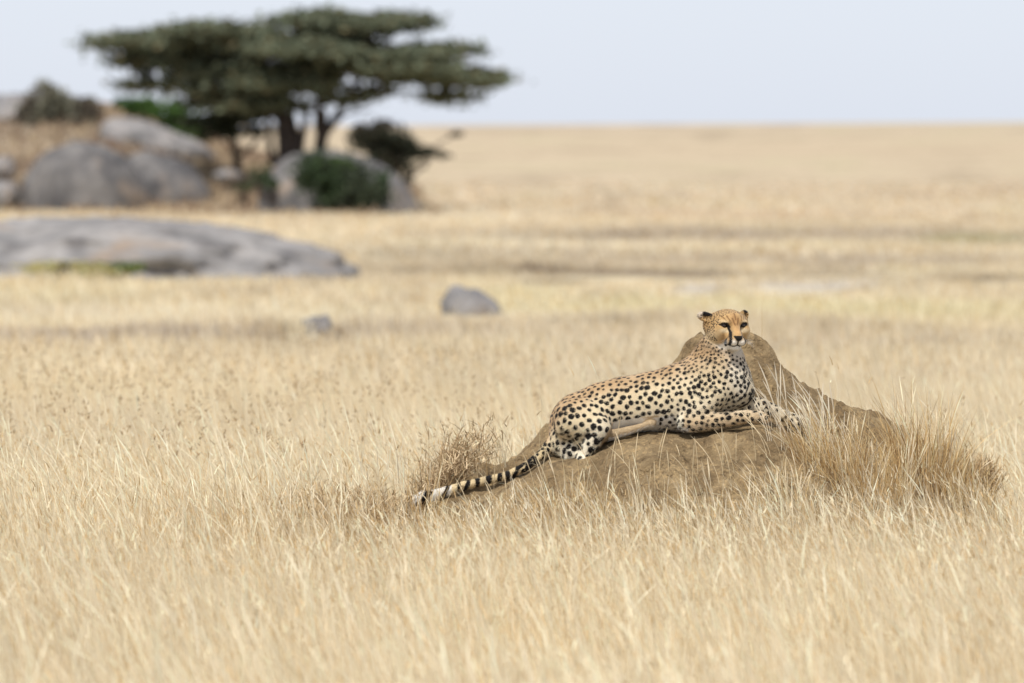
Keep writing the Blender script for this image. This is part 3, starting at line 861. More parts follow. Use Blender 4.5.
    # elongated spots: stretch across the limb axis
    ang = RNG.uniform(0, math.pi, len(acc)); el = RNG.uniform(.0, .4, len(acc))
    mark = np.full(nv, .03)
    accV = V[acc]
    for i in range(nv):
        p = Vl[i]; b = .03
        for co, j, d in kd.find_n(p, 3):
            dx = p[0] - co[0]; dz = p[2] - co[2]; ca = math.cos(ang[j]); sa = math.sin(ang[j])
            al = dx * ca + dz * sa
            dd = math.sqrt(max(d * d - al * al * el[j], 0)) - rr[j]
            if dd < b: b = dd
        mark[i] = b
    mark = mark + wob * np.where(is_head, .4, 1)
    mark[strip | (is_head & (f > 12)) | (is_tail & (X < 515))] = .03
    def seg(pts, w, xy=(r, u), cond=None, width=None):
        """distance (metres) to a polyline drawn in two given coordinates (pixels at 250 px/m)"""
        best = np.full(nv, 99.)
        for i in range(len(pts) - 1):
            a = np.array(pts[i][:2], float); b = np.array(pts[i + 1][:2], float); d = b - a
            t = np.clip(((xy[0] - a[0]) * d[0] + (xy[1] - a[1]) * d[1]) / (d @ d), 0, 1)
            ww = w if len(pts[i]) < 3 else pts[i][2] + (pts[i + 1][2] - pts[i][2]) * t
            best = np.minimum(best, np.hypot(xy[0] - a[0] - t * d[0], xy[1] - a[1] - t * d[1]) - ww)
        best = best / S0
        if cond is not None: best = np.where(cond, best, .03)
        return best
    face = is_head & (f > 6)
    for q in (-1, 1):
        mark = np.minimum(mark, seg([(q * 6.8, 2.2, 1.0), (q * 5.6, -2, .95), (q * 6.4, -6, .95), (q * 7.9, -10, 1.05), (q * 8.2, -14, 1.0), (q * 7.2, -16.6, .8)], 1, cond=face))
        mark = np.minimum(mark, seg([(q * 6.0, 2.6, 1.0), (q * 9, 4.7, 2.4), (q * 12, 4.9, 2.3), (q * 14.8, 4.6, .8)], 1, cond=face))
        # mouth
        mark = np.minimum(mark, seg([(0, -14.6, .55), (q * 3, -15.9, .6), (q * 6.2, -15.4, .5)], 1, cond=face & (f > 12)))
    # nose leather
    mark = np.minimum(mark, np.where(face & (f > 19), np.maximum(np.abs(r) - np.interp(u, [-10.8, -9.2, -6.5, -5.0], [.6, 2.6, 4.6, 4.2]), np.maximum(u + 5.0, -10.8 - u)) / S0, .03))
    mark = np.minimum(mark, seg([(0, -10, .7), (0, -14.6, .6)], 1, cond=face & (f > 16)))
    # ear backs / rims
    earL = np.sqrt(((r + 22) / 5.2) ** 2 + ((u - 13.8) / 2.4) ** 2)
    mark = np.minimum(mark, np.where(is_head & (f < 8), (earL - 1) * 2.4 / S0, .03))
    mark = np.minimum(mark, np.where(is_head & (r > 15) & (f < 4), (np.hypot((r - 19.5) / 3.2, (u - 16) / 1.8) - 1) * 2 / S0, .03))
    tipL = np.clip(1 - np.hypot((r + 29), (u - 13.5)) / 4.0, 0, 1) * is_head
    C = C + (WHT - C) * np.clip(tipL * 3, 0, .6)[:, None]
    inner = (np.hypot((r + 24) / 5, (u - 10.5) / 3.2) < 1) & (f > -2) & is_head
    C[inner] = lin(200, 168, 120)
    # forehead streaks
    for q, a, b in ((-1, (-1.3, 5), (-3.0, 11)), (1, (1.3, 5), (3.2, 11)), (-1, (-6, 9), (-7.5, 13)), (1, (6.5, 9), (8, 13)), (1, (0.2, 10), (.5, 15)), (-1, (-9.5, 9.5), (-11.5, 12.5)), (1, (10, 9.5), (12, 12.5))):
        mk = seg([(*a, .15), (*b, .35)], .3, cond=face)
        wgt = np.clip(1 - mk / .0032, 0, 1)[:, None]
        C = C + (lin(92, 60, 34) - C) * wgt * .75
    # chest streaks and bars on the far foreleg
    for a, b, w in (((741, 388), (747, 372), 1.0), ((745, 396), (750, 381), 1.2), ((749, 399), (754, 389), 1.2), ((743, 380), (745, 366), .8), ((738, 401), (745, 396), 1.4), ((750, 395), (755, 393), 1.0),
                    ((748, 403), (753, 396.5), 1.3), ((763, 411), (768, 404.5), 1.3), ((756, 407), (759, 402.5), 1.4), ((773, 413), (777, 409), 1.1), ((741, 407), (747, 404), 1.4), ((784, 418), (787, 414), 1.0)):
        mark = np.minimum(mark, seg([(*a, w * .45), (*b, w * .65)], 1, xy=(X, Y), cond=(v > -.125) & (X > 732)))
    # tail rings
    tx = np.where(is_tail | (X < 550), X, 999)
    for c, w in ((535, 1.4), (528, 2.0), (517, 2.6), (508, 2.1), (500, 2.4), (489, 3.2), (478, 2.2), (467.5, 2.3), (459, 1.6), (446, 2.6), (427, 4.2)):
        lean = (Y - np.interp(X, tp[::-1, 0], tp[::-1, 1])) * (.5 * math.sin(c * 2.3))
        b = (np.abs(tx + lean - c) - w) / S0 + wob * 1.6
        mark = np.minimum(mark, np.where(X < 540, b, .03))
    tw = is_tail & (X < 452); C[tw] = WHT * .95
    tl = is_tail & (X >= 452); C[tl] = lin(212, 192, 152)
    # underside black smudge of far leg / belly fold
    m, nt, out = new_mat('cheetah_coat')
    bs = N(nt, 'ShaderNodeBsdfPrincipled'); bs.inputs['Roughness'].default_value = .8; bs.inputs['Specular IOR Level'].default_value = .15
    bs.inputs['Sheen Weight'].default_value = .12; bs.inputs['Sheen Roughness'].default_value = .5
    at = N(nt, 'ShaderNodeAttribute', attribute_name='tint'); mk = N(nt, 'ShaderNodeAttribute', attribute_name='mark')
    n1 = noise(nt, 260, 3, .6)
    ma = N(nt, 'ShaderNodeMath', operation='MULTIPLY_ADD'); ma.inputs[1].default_value = .0040; ma.inputs[2].default_value = -.0020
    nt.links.new(n1, ma.inputs[0])
    ad = N(nt, 'ShaderNodeMath', operation='ADD'); nt.links.new(mk.outputs['Fac'], ad.inputs[0]); nt.links.new(ma.outputs[0], ad.inputs[1])
    mr = N(nt, 'ShaderNodeMapRange'); mr.inputs[1].default_value = -.0010; mr.inputs[2].default_value = .0014; mr.inputs[3].default_value = 1; mr.inputs[4].default_value = 0
    nt.links.new(ad.outputs[0], mr.inputs[0])
    fur = mix(nt, 1.0, at.outputs['Color'], mix(nt, noise(nt, 420, 2, .5), (.80, .77, .72), (1.12, 1.12, 1.12)), 'MULTIPLY')
    c = mix(nt, mr.outputs[0], fur, (.012, .010, .009))
    nt.links.new(c, bs.inputs['Base Color'])
    bp = N(nt, 'ShaderNodeBump'); bp.inputs['Strength'].default_value = .6; bp.inputs['Distance'].default_value = .003
    nt.links.new(noise(nt, 180, 4, .6), bp.inputs['Height']); nt.links.new(bp.outputs[0], bs.inputs['Normal'])
    nt.links.new(bs.outputs[0], out.inputs[0])
    org = Q(640, 432, 0)
    body = mesh_obj('cheetah', V, Fc, m, colors=np.clip(C, .01, .9), floats={'mark': mark}, origin=org)
    tag(body, 'spotted cheetah resting on the termite mound, head raised towards the camera, tail trailing left', 'cheetah')
    # short coat hair lying along the body
    nh = 300000
    i = RNG.integers(0, nv, nh); eyed = np.minimum(np.hypot(r - 10.1, u - 3.6), np.hypot(r + 10.1, u - 3.6)); bare = is_head & (f > 7) & ((eyed < 4.2) | ((f > 21) & (u > -12) & (np.abs(r) < 5.5))); i = i[~bare[i]]; nh = len(i)
    nn = VN[i]; flow = np.tile(np.array([-.75, .0, -.55]), (nh, 1))
    fl2 = np.where(is_head[i], 1., 0.)[:, None]; flow = flow + (np.array([-.9, .5, -.3]) - flow) * fl2
    legm = ((Y[i] > 408) & (X[i] > 690) & (v[i] < -.05)); flow[legm] = [.9, 0, -.25]
    flow = flow - nn * (flow * nn).sum(1)[:, None]; flow /= np.linalg.norm(flow, axis=1)[:, None] + 1e-6
    dr = nn * RNG.uniform(.18, .5, (nh, 1)) + flow + .25 * RNG.standard_normal((nh, 3)); dr /= np.linalg.norm(dr, axis=1)[:, None]
    ln = RNG.uniform(.004, .009, (nh, 1)) * np.where(is_head[i], np.where(f[i] > 5, .33, .6), 1)[:, None]
    ln = ln * np.where(is_tail[i] & (X[i] < 440), 1.9, 1)[:, None] * (1 + .7 * (Y[i] > 425) * (nn[:, 2] < -.2))[:, None]
    rt = V[i] + .003 * RNG.standard_normal((nh, 3)); rt -= nn * ((rt - V[i]) * nn).sum(1)[:, None] + nn * .001
    sd = np.cross(dr, nn); sd /= np.linalg.norm(sd, axis=1)[:, None] + 1e-6; sd *= .0007
    dark = (mark[i] - .0007 + .0005 * RNG.standard_normal(nh)) < 0
    hc_ = np.where(dark[:, None], np.array([[.014, .011, .010]]), np.clip(C[i], .01, .9) * (1 + .14 * RNG.standard_normal((nh, 1))))
    Vh = np.stack([rt - sd, rt + sd, rt + dr * ln], 1).reshape(-1, 3)
    mesh_obj('fur', Vh, np.arange(nh * 3).reshape(-1, 3), leaf_mat('fur_hair', .1, .8, .1), body, smooth=False, colors=np.repeat(np.clip(hc_ * 1.12, .004, .9), 3, 0))
    me_, nt, out = new_mat('eye'); bs = N(nt, 'ShaderNodeBsdfPrincipled'); bs.inputs['Base Color'].default_value = (.02, .010, .005, 1); bs.inputs['Roughness'].default_value = .12
    nt.links.new(bs.outputs[0], out.inputs[0])
    th, ph = np.meshgrid(np.linspace(0, math.pi, 12), np.linspace(0, 2 * math.pi, 20, endpoint=False), indexing='ij')
    for q in (-1, 1):
        c = H(q * 10.1, 12.5, 3.4); R = 3.0 / S0
        Vv = c + R * np.stack([np.sin(th) * np.cos(ph), np.sin(th) * np.sin(ph), np.cos(th)], -1)
        idx = np.arange(240).reshape(12, 20)
        ff_ = np.stack([idx[:-1], np.roll(idx, -1, 1)[:-1], np.roll(idx, -1, 1)[1:], idx[1:]], -1).reshape(-1, 4)
        mesh_obj('eye', Vv.reshape(-1, 3), ff_, me_, body)
    # whiskers
    mw = solid_mat('whisker', (.8, .8, .78), (.7, .7, .68), 5)
    for i in range(14):
        q = -1 if i < 7 else 1; k = i % 7
        a = H(q * 7.5, 23, -10 - .8 * (k % 4)); b = a + (HR * q * 12 + HF * 1 - HU * (2 + k * .9)) / S0; mid = (a + b) / 2 + HU * .006
        V_ = []
        for p, w in ((a, .0004), (mid, .0003), (b, .0001)): V_ += [p - HU * w, p + HU * w]
        mesh_obj('whisker', np.array(V_), np.array([[0, 2, 3, 1], [2, 4, 5, 3]]), mw, body)
# ---------------------------------------------------------------- rocks
def sphere_grid(nu, nv):
    th = np.linspace(0, math.pi, nu); ph = np.linspace(0, 2 * math.pi, nv, endpoint=False)
    T, Ph = np.meshgrid(th, ph, indexing='ij')
    d = np.stack([np.sin(T) * np.cos(Ph), np.sin(T) * np.sin(Ph), np.cos(T)], -1)
    idx = np.arange(nu * nv).reshape(nu, nv)
    f = np.stack([idx[:-1], idx[1:], np.roll(idx, -1, 1)[1:], np.roll(idx, -1, 1)[:-1]], -1).reshape(-1, 4)
    return d.reshape(-1, 3), f

def _granite(ca=None, cb=None):
    def extra(nt, c):
        tc = N(nt, 'ShaderNodeTexCoord'); mp = N(nt, 'ShaderNodeMapping'); mp.inputs['Scale'].default_value = (1.6, 1.6, .35)
        nt.links.new(tc.outputs['Object'], mp.inputs['Vector'])
        s = ramp(nt, noise(nt, 1.1, 5, .6, mp.outputs[0]), (.5, .68))
        c = mix(nt, s, c, mix(nt, 1.0, c, (.66, .66, .68), 'MULTIPLY'))
        s2 = ramp(nt, noise(nt, .7, 3, .5), (.58, .75))
        return mix(nt, s2, c, lin(150, 134, 118))
    return solid_mat('granite', lin(116, 114, 113) if ca is None else ca, lin(154, 149, 145) if cb is None else cb, 1.0, .05, 6, .9, extra)
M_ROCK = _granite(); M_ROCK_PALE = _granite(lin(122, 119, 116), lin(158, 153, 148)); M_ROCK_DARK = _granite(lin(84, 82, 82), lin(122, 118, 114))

def rock(px, base_y, D, rx, ry, rz, label, seed, amp=.12, group=None, name='boulder', cat='boulder', tilt=0., power=2.0, skew=0., res=70, crack=None, freq=1.0, mat=None):
    """px: centre, base_y: image row of its foot, rx / rz: half width and height in pixels, ry: depth radius in metres"""
    c = P(px, base_y, D); k = D / F
    d, f = sphere_grid(res, res * 2)
    e = (np.abs(d) ** power).sum(1) ** (-1 / power)
    d = d * e[:, None]
    n = fbm(d[:, 0] * 1.6 * freq + seed, d[:, 1] * 1.6 * freq, d[:, 2] * 1.6 * freq, seed=seed, octv=4)
    n2 = np.abs(fbm(d[:, 0] * 4 * freq, d[:, 1] * 4 * freq, d[:, 2] * 4 * freq + seed, seed=seed + 5, octv=3))
    s = 1 + amp * n - amp * .35 * n2
    V = d * s[:, None]
    V[:, 0] += skew * V[:, 2]
    if crack is not None:
        for (a0, w, dep) in crack:
            V *= (1 - dep * np.exp(-((V[:, 0] - a0 - .15 * V[:, 2]) / w) ** 2))[:, None]
    V = V * np.array([rx * k, ry, rz * k])
    ct, st = math.cos(tilt), math.sin(tilt)
    V = np.stack([V[:, 0] * ct - V[:, 2] * st, V[:, 1], V[:, 0] * st + V[:, 2] * ct], -1)
    o = mesh_obj(name, V + c, f, mat or M_ROCK, origin=c)
    tag(o, label, cat, group)
    return o

def build_rocks():
    g = 'granite boulders of the kopje'
    # low slab in front
    rock(106, 290, 101, 246, 5.0, 71, 'broad low grey granite slab lying in the grass below the kopje', 11, .07, g, mat=M_ROCK_PALE, power=2.4, name='granite_slab', cat='granite slab', tilt=-.02, res=120, freq=2.2)
    rock(240, 290, 100, 106, 2.5, 46, 'smaller rounded slab end joining the right side of the broad low slab', 13, .08, g, mat=M_ROCK_PALE, name='granite_slab', cat='granite slab', tilt=-.12, res=80, freq=1.6)
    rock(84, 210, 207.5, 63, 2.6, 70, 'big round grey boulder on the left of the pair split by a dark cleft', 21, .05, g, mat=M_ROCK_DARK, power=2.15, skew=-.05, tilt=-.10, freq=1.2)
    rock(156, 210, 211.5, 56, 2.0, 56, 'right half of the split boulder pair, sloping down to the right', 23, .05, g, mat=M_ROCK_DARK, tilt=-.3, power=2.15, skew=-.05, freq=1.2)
    rock(158, 150, 228, 62, 2.2, 24, 'pinkish grey slab sloping down right behind the split boulders', 27, .1, g, tilt=-.36, power=2.3)
    rock(12, 134, 236, 56, 4.0, 42, 'pale grey rock on the crest at the upper left edge', 31, .1, g, power=2.4)
    rock(4, 196, 207, 15, .9, 16, 'small grey boulder at the left edge below the dry bush', 33, .12, g)
    rock(2, 168, 214, 13, .8, 13, 'small grey rock higher up at the left edge', 34, .12, g)
    rock(340, 220, 204, 84, 3.2, 70, 'smooth grey granite dome behind the round green bush', 37, .035, g, mat=M_ROCK_DARK, tilt=-.20, power=2.1, skew=-.08)  # darker rock colour here paints in the shade of the acacia
    rock(228, 176, 216, 14, .8, 7, 'small flat rock on the slope left of the dome', 41, .1, g)
    rock(474, 318, 74, 30, .38, 31, 'solitary grey brown boulder standing out on the plain', 43, .12, None, tilt=-.1, power=2.4, skew=-.25, res=50)
    rock(316, 336, 61, 16, .16, 20, 'small pale stone lying in the grass of the plain', 47, .2, None, res=40, power=2.7, mat=M_ROCK_PALE)
    rock(548, 262, 120, 6, .3, 4, 'tiny dark stone far out on the plain', 49, .1, None, res=24)

# ---------------------------------------------------------------- trees and bushes
M_BARK = solid_mat('bark', lin(56, 50, 48), lin(80, 72, 66), 3, .03, 12)

def tubes(paths, sides=7):
    V, Fs, off = [], [], 0
    for pts, rad in paths:
        pts = np.array(pts, float); n = len(pts)
        a = np.linspace(0, 2 * math.pi, sides, endpoint=False)
        tg = np.gradient(pts, axis=0); tg /= np.linalg.norm(tg, axis=1)[:, None] + 1e-9
        ref = np.array([0.1, 1, 0.05])
        u = np.cross(tg, ref); u /= np.linalg.norm(u, axis=1)[:, None] + 1e-9; w = np.cross(tg, u)
        ring = pts[:, None] + (np.cos(a)[None, :, None] * u[:, None] + np.sin(a)[None, :, None] * w[:, None]) * np.array(rad)[:, None, None]
        V.append(ring.reshape(-1, 3)); idx = np.arange(n * sides).reshape(n, sides) + off
        Fs.append(np.stack([idx[:-1], np.roll(idx, -1, 1)[:-1], np.roll(idx, -1, 1)[1:], idx[1:]], -1).reshape(-1, 4)); off += n * sides
    return np.concatenate(V), np.concatenate(Fs)

def branch(a, b, r0, r1, sag=0., wig=.1, n=7):
    a, b = np.array(a, float), np.array(b, float); t = np.linspace(0, 1, n)[:, None]
    p = a + (b - a) * t; L = np.linalg.norm(b - a)
    p[:, 2] += sag * L * (t[:, 0] * (1 - t[:, 0])) * 4
    w = RNG.normal(0, wig * L * .35, (n, 3)); w[0] = 0; w[-1] = 0
    return p + w, np.linspace(r0, r1, n)

def leaves(centres, size, cols, flat=.5, elong=1.6):
    n = len(centres)
    nrm = RNG.standard_normal((n, 3)); nrm[:, 2] = nrm[:, 2] * (1 - flat) + flat * 2.2; nrm /= np.linalg.norm(nrm, axis=1)[:, None]
    t = np.cross(nrm, RNG.standard_normal((n, 3))); t /= np.linalg.norm(t, axis=1)[:, None]; b = np.cross(nrm, t)
    s = size * RNG.uniform(.5, 1.3, (n, 1))
    A = t * s * elong; B = b * s
    V = np.stack([centres - A, centres - B, centres + A, centres + B], 1).reshape(-1, 3)
    f = np.arange(n * 4).reshape(n, 4)
    return V, f, np.repeat(cols, 4, 0)

def pad_points(px, py, rx, ry, D, dd, n, hollow=0.2):
    """points in a flattened pad of foliage: clumps inside an ellipsoid, pixel radii, depth radius in metres"""
    k = D / F; c = P(px, py, D)
    nc = max(8, int(n / 55))
    q = RNG.standard_normal((nc, 3)); q /= np.linalg.norm(q, axis=1)[:, None]; q *= RNG.uniform(hollow, 1, (nc, 1)) ** .45
    q[:, 2] = np.abs(q[:, 2]) * .9 - .25 * RNG.random(nc)
    cl = q * np.array([rx * k, dd, ry * k])
    cs = RNG.uniform(.6, 1.35, nc)
    i = RNG.integers(0, nc, n)
    p = cl[i] + RNG.standard_normal((n, 3)) * np.array([.44, .44, .115]) * cs[i][:, None]
    return c + p, cl + c

def build_acacia():
    D = 219.0
    base = P(303, 196, D); base[2] = ground_z(np.array([base[0]]), np.array([D]))[0]
    root = empty('acacia_tree', base); tag(root, 'large flat topped umbrella acacia with layered dark crown behind the granite dome', 'acacia tree', 'acacia trees on the kopje')
    pads = [(356, 26, 72, 10, 0, 3.0, 6500), (318, 21, 44, 9, .5, 2.5, 3600), (405, 21, 24, 6, 0, 1.6, 1100),
            (155, 44, 66, 10, 0, 2.8, 5400), (215, 34, 58, 11, -.6, 3.0, 5600), (255, 47, 78, 14, 1.5, 3.6, 6500), (300, 52, 74, 14, -1.6, 3.2, 6500),
            (385, 56, 84, 9, -.5, 3.4, 6200), (452, 50, 28, 4, 0, 1.4, 800), (436, 78, 62, 12, .5, 3.0, 5200), (470, 82, 28, 7, 0, 1.6, 1100), (405, 70, 48, 8, -1.5, 2.8, 2300),
            (165, 62, 46, 12, 1.0, 2.6, 3400), (150, 86, 20, 6, 0, 1.4, 500), (232, 74, 58, 16, .3, 3.2, 5000), (280, 86, 54, 18, -1.0, 2.6, 4600), (262, 106, 48, 15, -.6, 2.2, 2300), (205, 92, 30, 10, .2, 2.0, 900),
            (320, 70, 50, 10, .3, 3.0, 2800), (338, 100, 28, 6, -1.0, 1.8, 420), (330, 40, 40, 9, 1.5, 2.6, 2600), (445, 97, 26, 4, .6, 1.4, 420), (372, 92, 26, 4, .8, 1.4, 330)]
    P_, T_ = [], []
    for (x, y, rx, ry, dv, dd, n) in pads:
        p, cl = pad_points(x, y, rx * .88, ry, D + dv, dd, n)
        P_.append(p); T_.append(cl)
    p = np.concatenate(P_)
    n = len(p)
    c = lin(106, 112, 90) * (1 + .25 * fbm(p[:, 0] * 1.2, p[:, 1] * 1.2, p[:, 2] * 3, seed=71, octv=2))[:, None]
    c = np.where(RNG.random((n, 1)) < .16, lin(112, 104, 76), c) * (1 + .18 * RNG.standard_normal((n, 1)))
    V, f, cc = leaves(p, .095, np.clip(c, .01, .5), .5, 1.5)
    mesh_obj('crown', V, f, M_LEAF, root, smooth=False, colors=cc)
    # trunk and limbs
    def W(x, y, dv=0.): return P(x, y, D + dv)
    fork = W(285, 114)
    tr = [branch(base, fork, .42, .34, 0, .03)]
    limbs = []
    l0 = [((286, 168), (283, 118), -.2, .30, .26), ((320, 160), (322, 112), .2, .26, .2)]
    l0 += [((272, 166), (267, 110), .5, .14, .1), ((300, 164), (306, 108), -.3, .17, .11)]
    for a, b, dv, r0, r1 in l0: tr.append(branch(W(*a, dv), W(*b, dv), r0, r1, 0, .04))
    main = [((283, 118), (230, 82), .5, .26, .12), ((283, 118), (265, 70), -1., .26, .12), ((283, 120), (300, 62), 1., .2, .12), ((322, 140), (352, 96), .3, .2, .10), ((322, 140), (318, 70), -.8, .2, .1),
            ((352, 96), (410, 72), .6, .10, .05), ((352, 96), (372, 60), -.6, .10, .06), ((230, 82), (170, 58), .2, .12, .05), ((230, 82), (200, 50), -.7, .12, .05), ((265, 70), (260, 44), 0, .12, .05),
            ((300, 62), (330, 34), 0, .12, .05), ((318, 70), (350, 30), .5, .1, .05), ((372, 60), (400, 28), 0, .06, .04), ((410, 72), (462, 84), 0, .05, .03), ((352, 100), (440, 92), .5, .06, .02), ((240, 90), (150, 84), .5, .06, .02), ((322, 128), (372, 108), -.5, .08, .03)]
    for a, b, dv, r0, r1 in main: limbs.append(branch(W(*a, 0), W(*b, dv), r0, r1, .03, .06))
    V, f = tubes(tr, 10); mesh_obj('trunk', V, f, M_BARK, root)
    # fine branches from the limbs into the pads
    ends = np.concatenate([l[0][2:] for l in limbs]); cl = np.concatenate(T_)
    cl = cl[RNG.permutation(len(cl))[:520]]
    for q in cl:
        below = ends[:, 2] < q[2] + .2
        dist = np.linalg.norm(ends - q, axis=1) + np.where(below, 0, 3)
        e = ends[np.argmin(dist)]
        limbs.append(branch(e, q, .035, .012, -.03, .06, 5))
    V, f = tubes(limbs, 5); mesh_obj('branches', V, f, M_BARK, root)
    # small leaning acacia on the left
    D2 = 224.0
    b2 = P(238, 168, D2); b2[2] = ground_z(np.array([b2[0]]), np.array([D2]))[0]
    r2 = empty('acacia_tree', b2); tag(r2, 'small thin acacia with forked dark trunk left of the big one', 'acacia tree', 'acacia trees on the kopje')
    def W2(x, y, dv=0.): return P(x, y, D2 + dv)
    t2 = [branch(b2, W2(233, 138), .16, .13, 0, .05), branch(W2(233, 138), W2(222, 112), .12, .08, 0, .05), branch(W2(236, 158), W2(262, 134), .10, .06, -.05, .05)]
    V, f = tubes(t2, 8); mesh_obj('trunk', V, f, M_BARK, r2)
    pts, cls = [], []
    for (x, y, rx, ry, n) in ((212, 104, 22, 12, 900), (232, 120, 22, 9, 800), (208, 124, 16, 6, 420), (245, 112, 16, 8, 500), (226, 134, 16, 6, 380), (258, 132, 10, 5, 140)):
        a, cl = pad_points(x, y, rx, ry, D2, 1.2, n); pts.append(a); cls.append(cl)
    p = np.concatenate(pts); n = len(p)
    c = lin(74, 78, 58) * (1 + .25 * RNG.standard_normal((n, 1)))
    V, f, cc = leaves(p, .08, np.clip(c, .01, .5), .3, 1.5); mesh_obj('crown', V, f, M_LEAF, r2, smooth=False, colors=cc)
    bl = []
    ends = np.concatenate([t[0][3:] for t in t2])
    for q in np.concatenate(cls):
        e = ends[np.argmin(np.linalg.norm(ends - q, axis=1))]; bl.append(branch(e, q, .04, .012, .03, .08, 5))
    V, f = tubes(bl, 5); mesh_obj('branches', V, f, M_BARK, r2)

def bush(px, py, rx, ry, D, dd, n, col, label, size=.075, lobes=9, flat=.2, name='bush', cat='bush', col2=None, sparse=1.0, seed=0, shape=None):
    k = D / F
    c = P(px, py, D)
    foot = P(px, py + ry, D)
    gz = float(ground_z(np.array([foot[0]]), np.array([D]))[0])
    root = empty(name, (foot[0], D, min(foot[2], max(gz, foot[2] - .6)))); tag(root, label, cat, 'bushes growing on the kopje')
    if shape is None:
        q = RNG.standard_normal((lobes, 3)); q /= np.linalg.norm(q, axis=1)[:, None]; q *= .55 * RNG.uniform(.5, 1, (lobes, 1)); q[:, 2] = q[:, 2] * .8
        lc = c + q * np.array([rx * k, dd, ry * k]); lr = np.tile(np.array([rx * k, dd, ry * k]), (lobes, 1)) * RNG.uniform(.4, .62, (lobes, 1))
    else:
        lc = np.stack([P(s[0], s[1], D + s[4] if len(s) > 4 else D) for s in shape]); lr = np.stack([[s[2] * k, (s[2] + s[3]) * .5 * k * 1.2, s[3] * k] for s in shape])
    m = len(lc); i = RNG.choice(m, n, p=(lr[:, 0] * lr[:, 2]) / (lr[:, 0] * lr[:, 2]).sum())
    d = RNG.standard_normal((n, 3)); d /= np.linalg.norm(d, axis=1)[:, None]
    rr = RNG.uniform(.0, 1, (n, 1)) ** (.28 * sparse)
    p = lc[i] + d * rr * lr[i] * (1 + .25 * RNG.standard_normal((n, 1)))
    nn = fbm(p[:, 0] * 2.6, p[:, 1] * 2.6, p[:, 2] * 2.6, seed=101 + seed, octv=3)
    keep = nn > -.12 / sparse; p = p[keep]; nn = nn[keep]; n = len(p)
    cc = col * (1 + .3 * nn)[:, None]
    if col2 is not None:
        w = sst(fbm(p[:, 0] * .8, p[:, 1] * .8, p[:, 2] * .8, seed=seed + 7, octv=2), -.3, .4)[:, None]; cc = cc + (col2 - cc) * w
    cc = cc * (1 + .2 * RNG.standard_normal((n, 1)))
    V, f, c3 = leaves(p, size, np.clip(cc, .008, .5), flat, 1.4)
    mesh_obj('foliage', V, f, M_LEAF, root, smooth=False, colors=c3)
    st = []
    f0 = np.array(root.location[:])
    for j in range(min(m * 2, 26)):
        q = lc[j % m] + RNG.normal(0, .3, 3) * lr[j % m]
        st.append(branch(f0 + RNG.normal(0, .08, 3) * np.array([1, 1, 0]), q, .04, .012, .03, .08, 5))
    V, f = tubes(st, 5); mesh_obj('stems', V, f, M_BARK, root)

def build_bushes():
    bush(50, 113, 46, 27, 231, 1.4, 9500, lin(128, 126, 108), 'grey brown dry bush on the crest at the far left', .07, 12, col2=lin(108, 98, 86), sparse=1.4, seed=1,
         shape=[(45, 100, 22, 14), (30, 114, 20, 14), (62, 112, 26, 14), (84, 112, 18, 12), (46, 124, 30, 12), (78, 124, 24, 10), (20, 124, 14, 12), (44, 92, 10, 12), (56, 96, 14, 10), (84, 104, 12, 8)])
    bush(84, 102, 14, 7, 243, .8, 700, lin(92, 110, 70), 'small green bush peeping over the crest behind the dry bush', .07, 5, seed=2)
    bush(165, 118, 50, 22, 231, 1.4, 7500, lin(66, 92, 46), 'fresh green bush spilling over the rocks left of the acacias', .07, 10, col2=lin(84, 110, 56), seed=3,
         shape=[(125, 103, 9, 6), (138, 107, 12, 8), (150, 106, 11, 9), (164, 112, 17, 10), (182, 118, 18, 13), (192, 130, 15, 13), (176, 128, 16, 10), (120, 100, 6, 4)])
    bush(340, 180, 46, 32, 199.6, 1.1, 9000, lin(58, 72, 48), 'round dark green bush in front of the granite dome', .07, 12, col2=lin(72, 80, 62), seed=4,
         shape=[(320, 172, 24, 21), (338, 182, 28, 24), (360, 188, 28, 24), (350, 198, 34, 15), (308, 182, 14, 12), (375, 192, 15, 17), (322, 160, 14, 9)])
    bush(335, 162, 22, 12, 199.2, .6, 1100, lin(80, 98, 56), 'bright green shrub on top of the round dark bush', .06, 5, seed=5)
    bush(390, 148, 44, 26, 212, 1.6, 6500, lin(56, 58, 46), 'dark sprawling bush right of the granite dome under the acacia', .075, 10, col2=lin(72, 66, 54), seed=6,
         shape=[(378, 134, 25, 13), (368, 140, 20, 13), (396, 144, 20, 12), (404, 158, 17, 15), (395, 166, 14, 10), (418, 152, 22, 5), (438, 156, 12, 3), (458, 134, 10, 1.6), (405, 175, 9, 8), (384, 150, 18, 12)])
    bush(264, 172, 14, 10, 200.5, .6, 1100, lin(66, 80, 54), 'small green shrub at the left foot of the granite dome', .06, 5, seed=7)
    bush(272, 182, 10, 8, 200, .5, 500, lin(72, 84, 60), 'tiny low shrub just below the small green shrub by the dome', .06, 4, seed=12)
    bush(243, 187, 16, 4, 210, .5, 500, lin(84, 92, 66), 'flat creeping shrub on the open slope left of the dome', .06, 5, seed=8)
    bush(118, 269, 26, 7, 94.5, .5, 2200, lin(92, 108, 60), 'low fresh green patch of herbs against the broad granite slab', .035, 8, name='low_herb', cat='herb patch', seed=9)
    bush(74, 269, 58, 11, 94.2, .8, 2600, lin(176, 166, 116), 'yellow green grassy hump against the left of the broad slab', .03, 10, name='low_herb', cat='herb patch', col2=lin(196, 176, 126), seed=10)

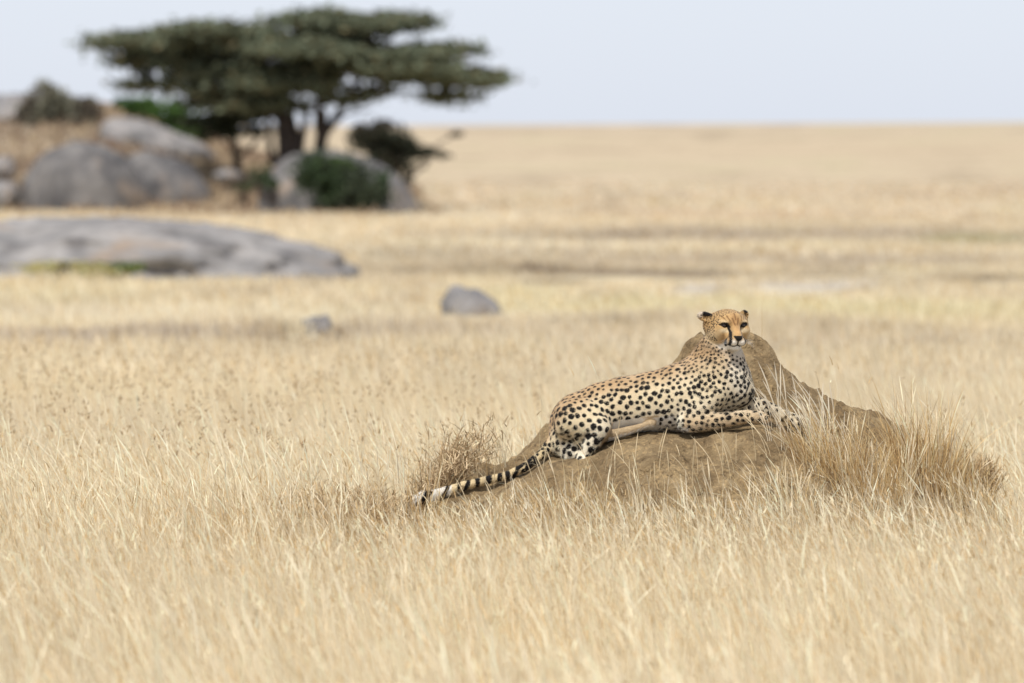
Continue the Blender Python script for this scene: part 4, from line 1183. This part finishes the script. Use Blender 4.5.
# ---------------------------------------------------------------- light, sky, camera
def build_light():
    w = bpy.data.worlds.new('World'); scene.world = w; w.use_nodes = True
    nt = w.node_tree; nt.nodes.clear()
    out = nt.nodes.new('ShaderNodeOutputWorld'); bg = nt.nodes.new('ShaderNodeBackground'); sky = nt.nodes.new('ShaderNodeTexSky')
    sky.sky_type = 'NISHITA'; sky.sun_disc = False
    EL, AZ = math.radians(58), math.radians(200)      # azimuth from +Y, clockwise; behind the camera, to the left
    sky.sun_elevation = EL; sky.sun_rotation = AZ
    sky.altitude = 1500; sky.air_density = 1.0; sky.dust_density = 3.0; sky.ozone_density = 1.0
    # thin high veil whitens the sky
    mx = nt.nodes.new('ShaderNodeMix'); mx.data_type = 'RGBA'; mx.inputs[0].default_value = .72
    mx.inputs[7].default_value = (9.2, 9.8, 11.2, 1)
    nt.links.new(sky.outputs[0], mx.inputs[6]); nt.links.new(mx.outputs[2], bg.inputs[0]); nt.links.new(bg.outputs[0], out.inputs[0])
    bg.inputs[1].default_value = .085
    L = bpy.data.lights.new('sun', 'SUN'); L.energy = 3.3; L.angle = math.radians(2.5); L.color = (1, .96, .90)
    o = bpy.data.objects.new('sun', L); COL.objects.link(o)
    d = Vector((math.cos(EL) * math.sin(AZ), math.cos(EL) * math.cos(AZ), math.sin(EL)))
    o.rotation_euler = d.to_track_quat('Z', 'Y').to_euler(); o.location = d * 50

def build_camera():
    cam = bpy.data.cameras.new('camera'); o = bpy.data.objects.new('camera', cam); COL.objects.link(o)
    cam.sensor_fit = 'HORIZONTAL'; cam.sensor_width = 36.0; cam.lens = F / 1024 * 36
    cam.clip_start = 1; cam.clip_end = 20000
    o.location = (0, 0, CAMH); o.rotation_euler = (math.pi / 2 - PITCH, 0, 0)
    cam.dof.use_dof = True; cam.dof.focus_distance = D0 - .1; cam.dof.aperture_fstop = 3.8; cam.dof.aperture_blades = 0
    scene.camera = o

build_ground()
build_grass()
build_tussocks()
build_mound()
build_cheetah()
build_rocks()
build_acacia()
build_bushes()
build_light()
build_camera()
vs = scene.view_settings
scene.display_settings.display_device = 'sRGB'
vs.view_transform = 'Standard'; vs.look = 'None'; vs.exposure = .18; vs.gamma = 1; vs.use_curve_mapping = False
scene.cycles.use_denoising = True
scene.cycles.denoiser = 'OPENIMAGEDENOISE'; scene.cycles.denoising_input_passes = 'RGB_ALBEDO_NORMAL'; scene.cycles.denoising_prefilter = 'ACCURATE'
scene.cycles.max_bounces = 6; scene.cycles.diffuse_bounces = 3; scene.cycles.transmission_bounces = 2; scene.cycles.transparent_max_bounces = 4; scene.cycles.glossy_bounces = 1
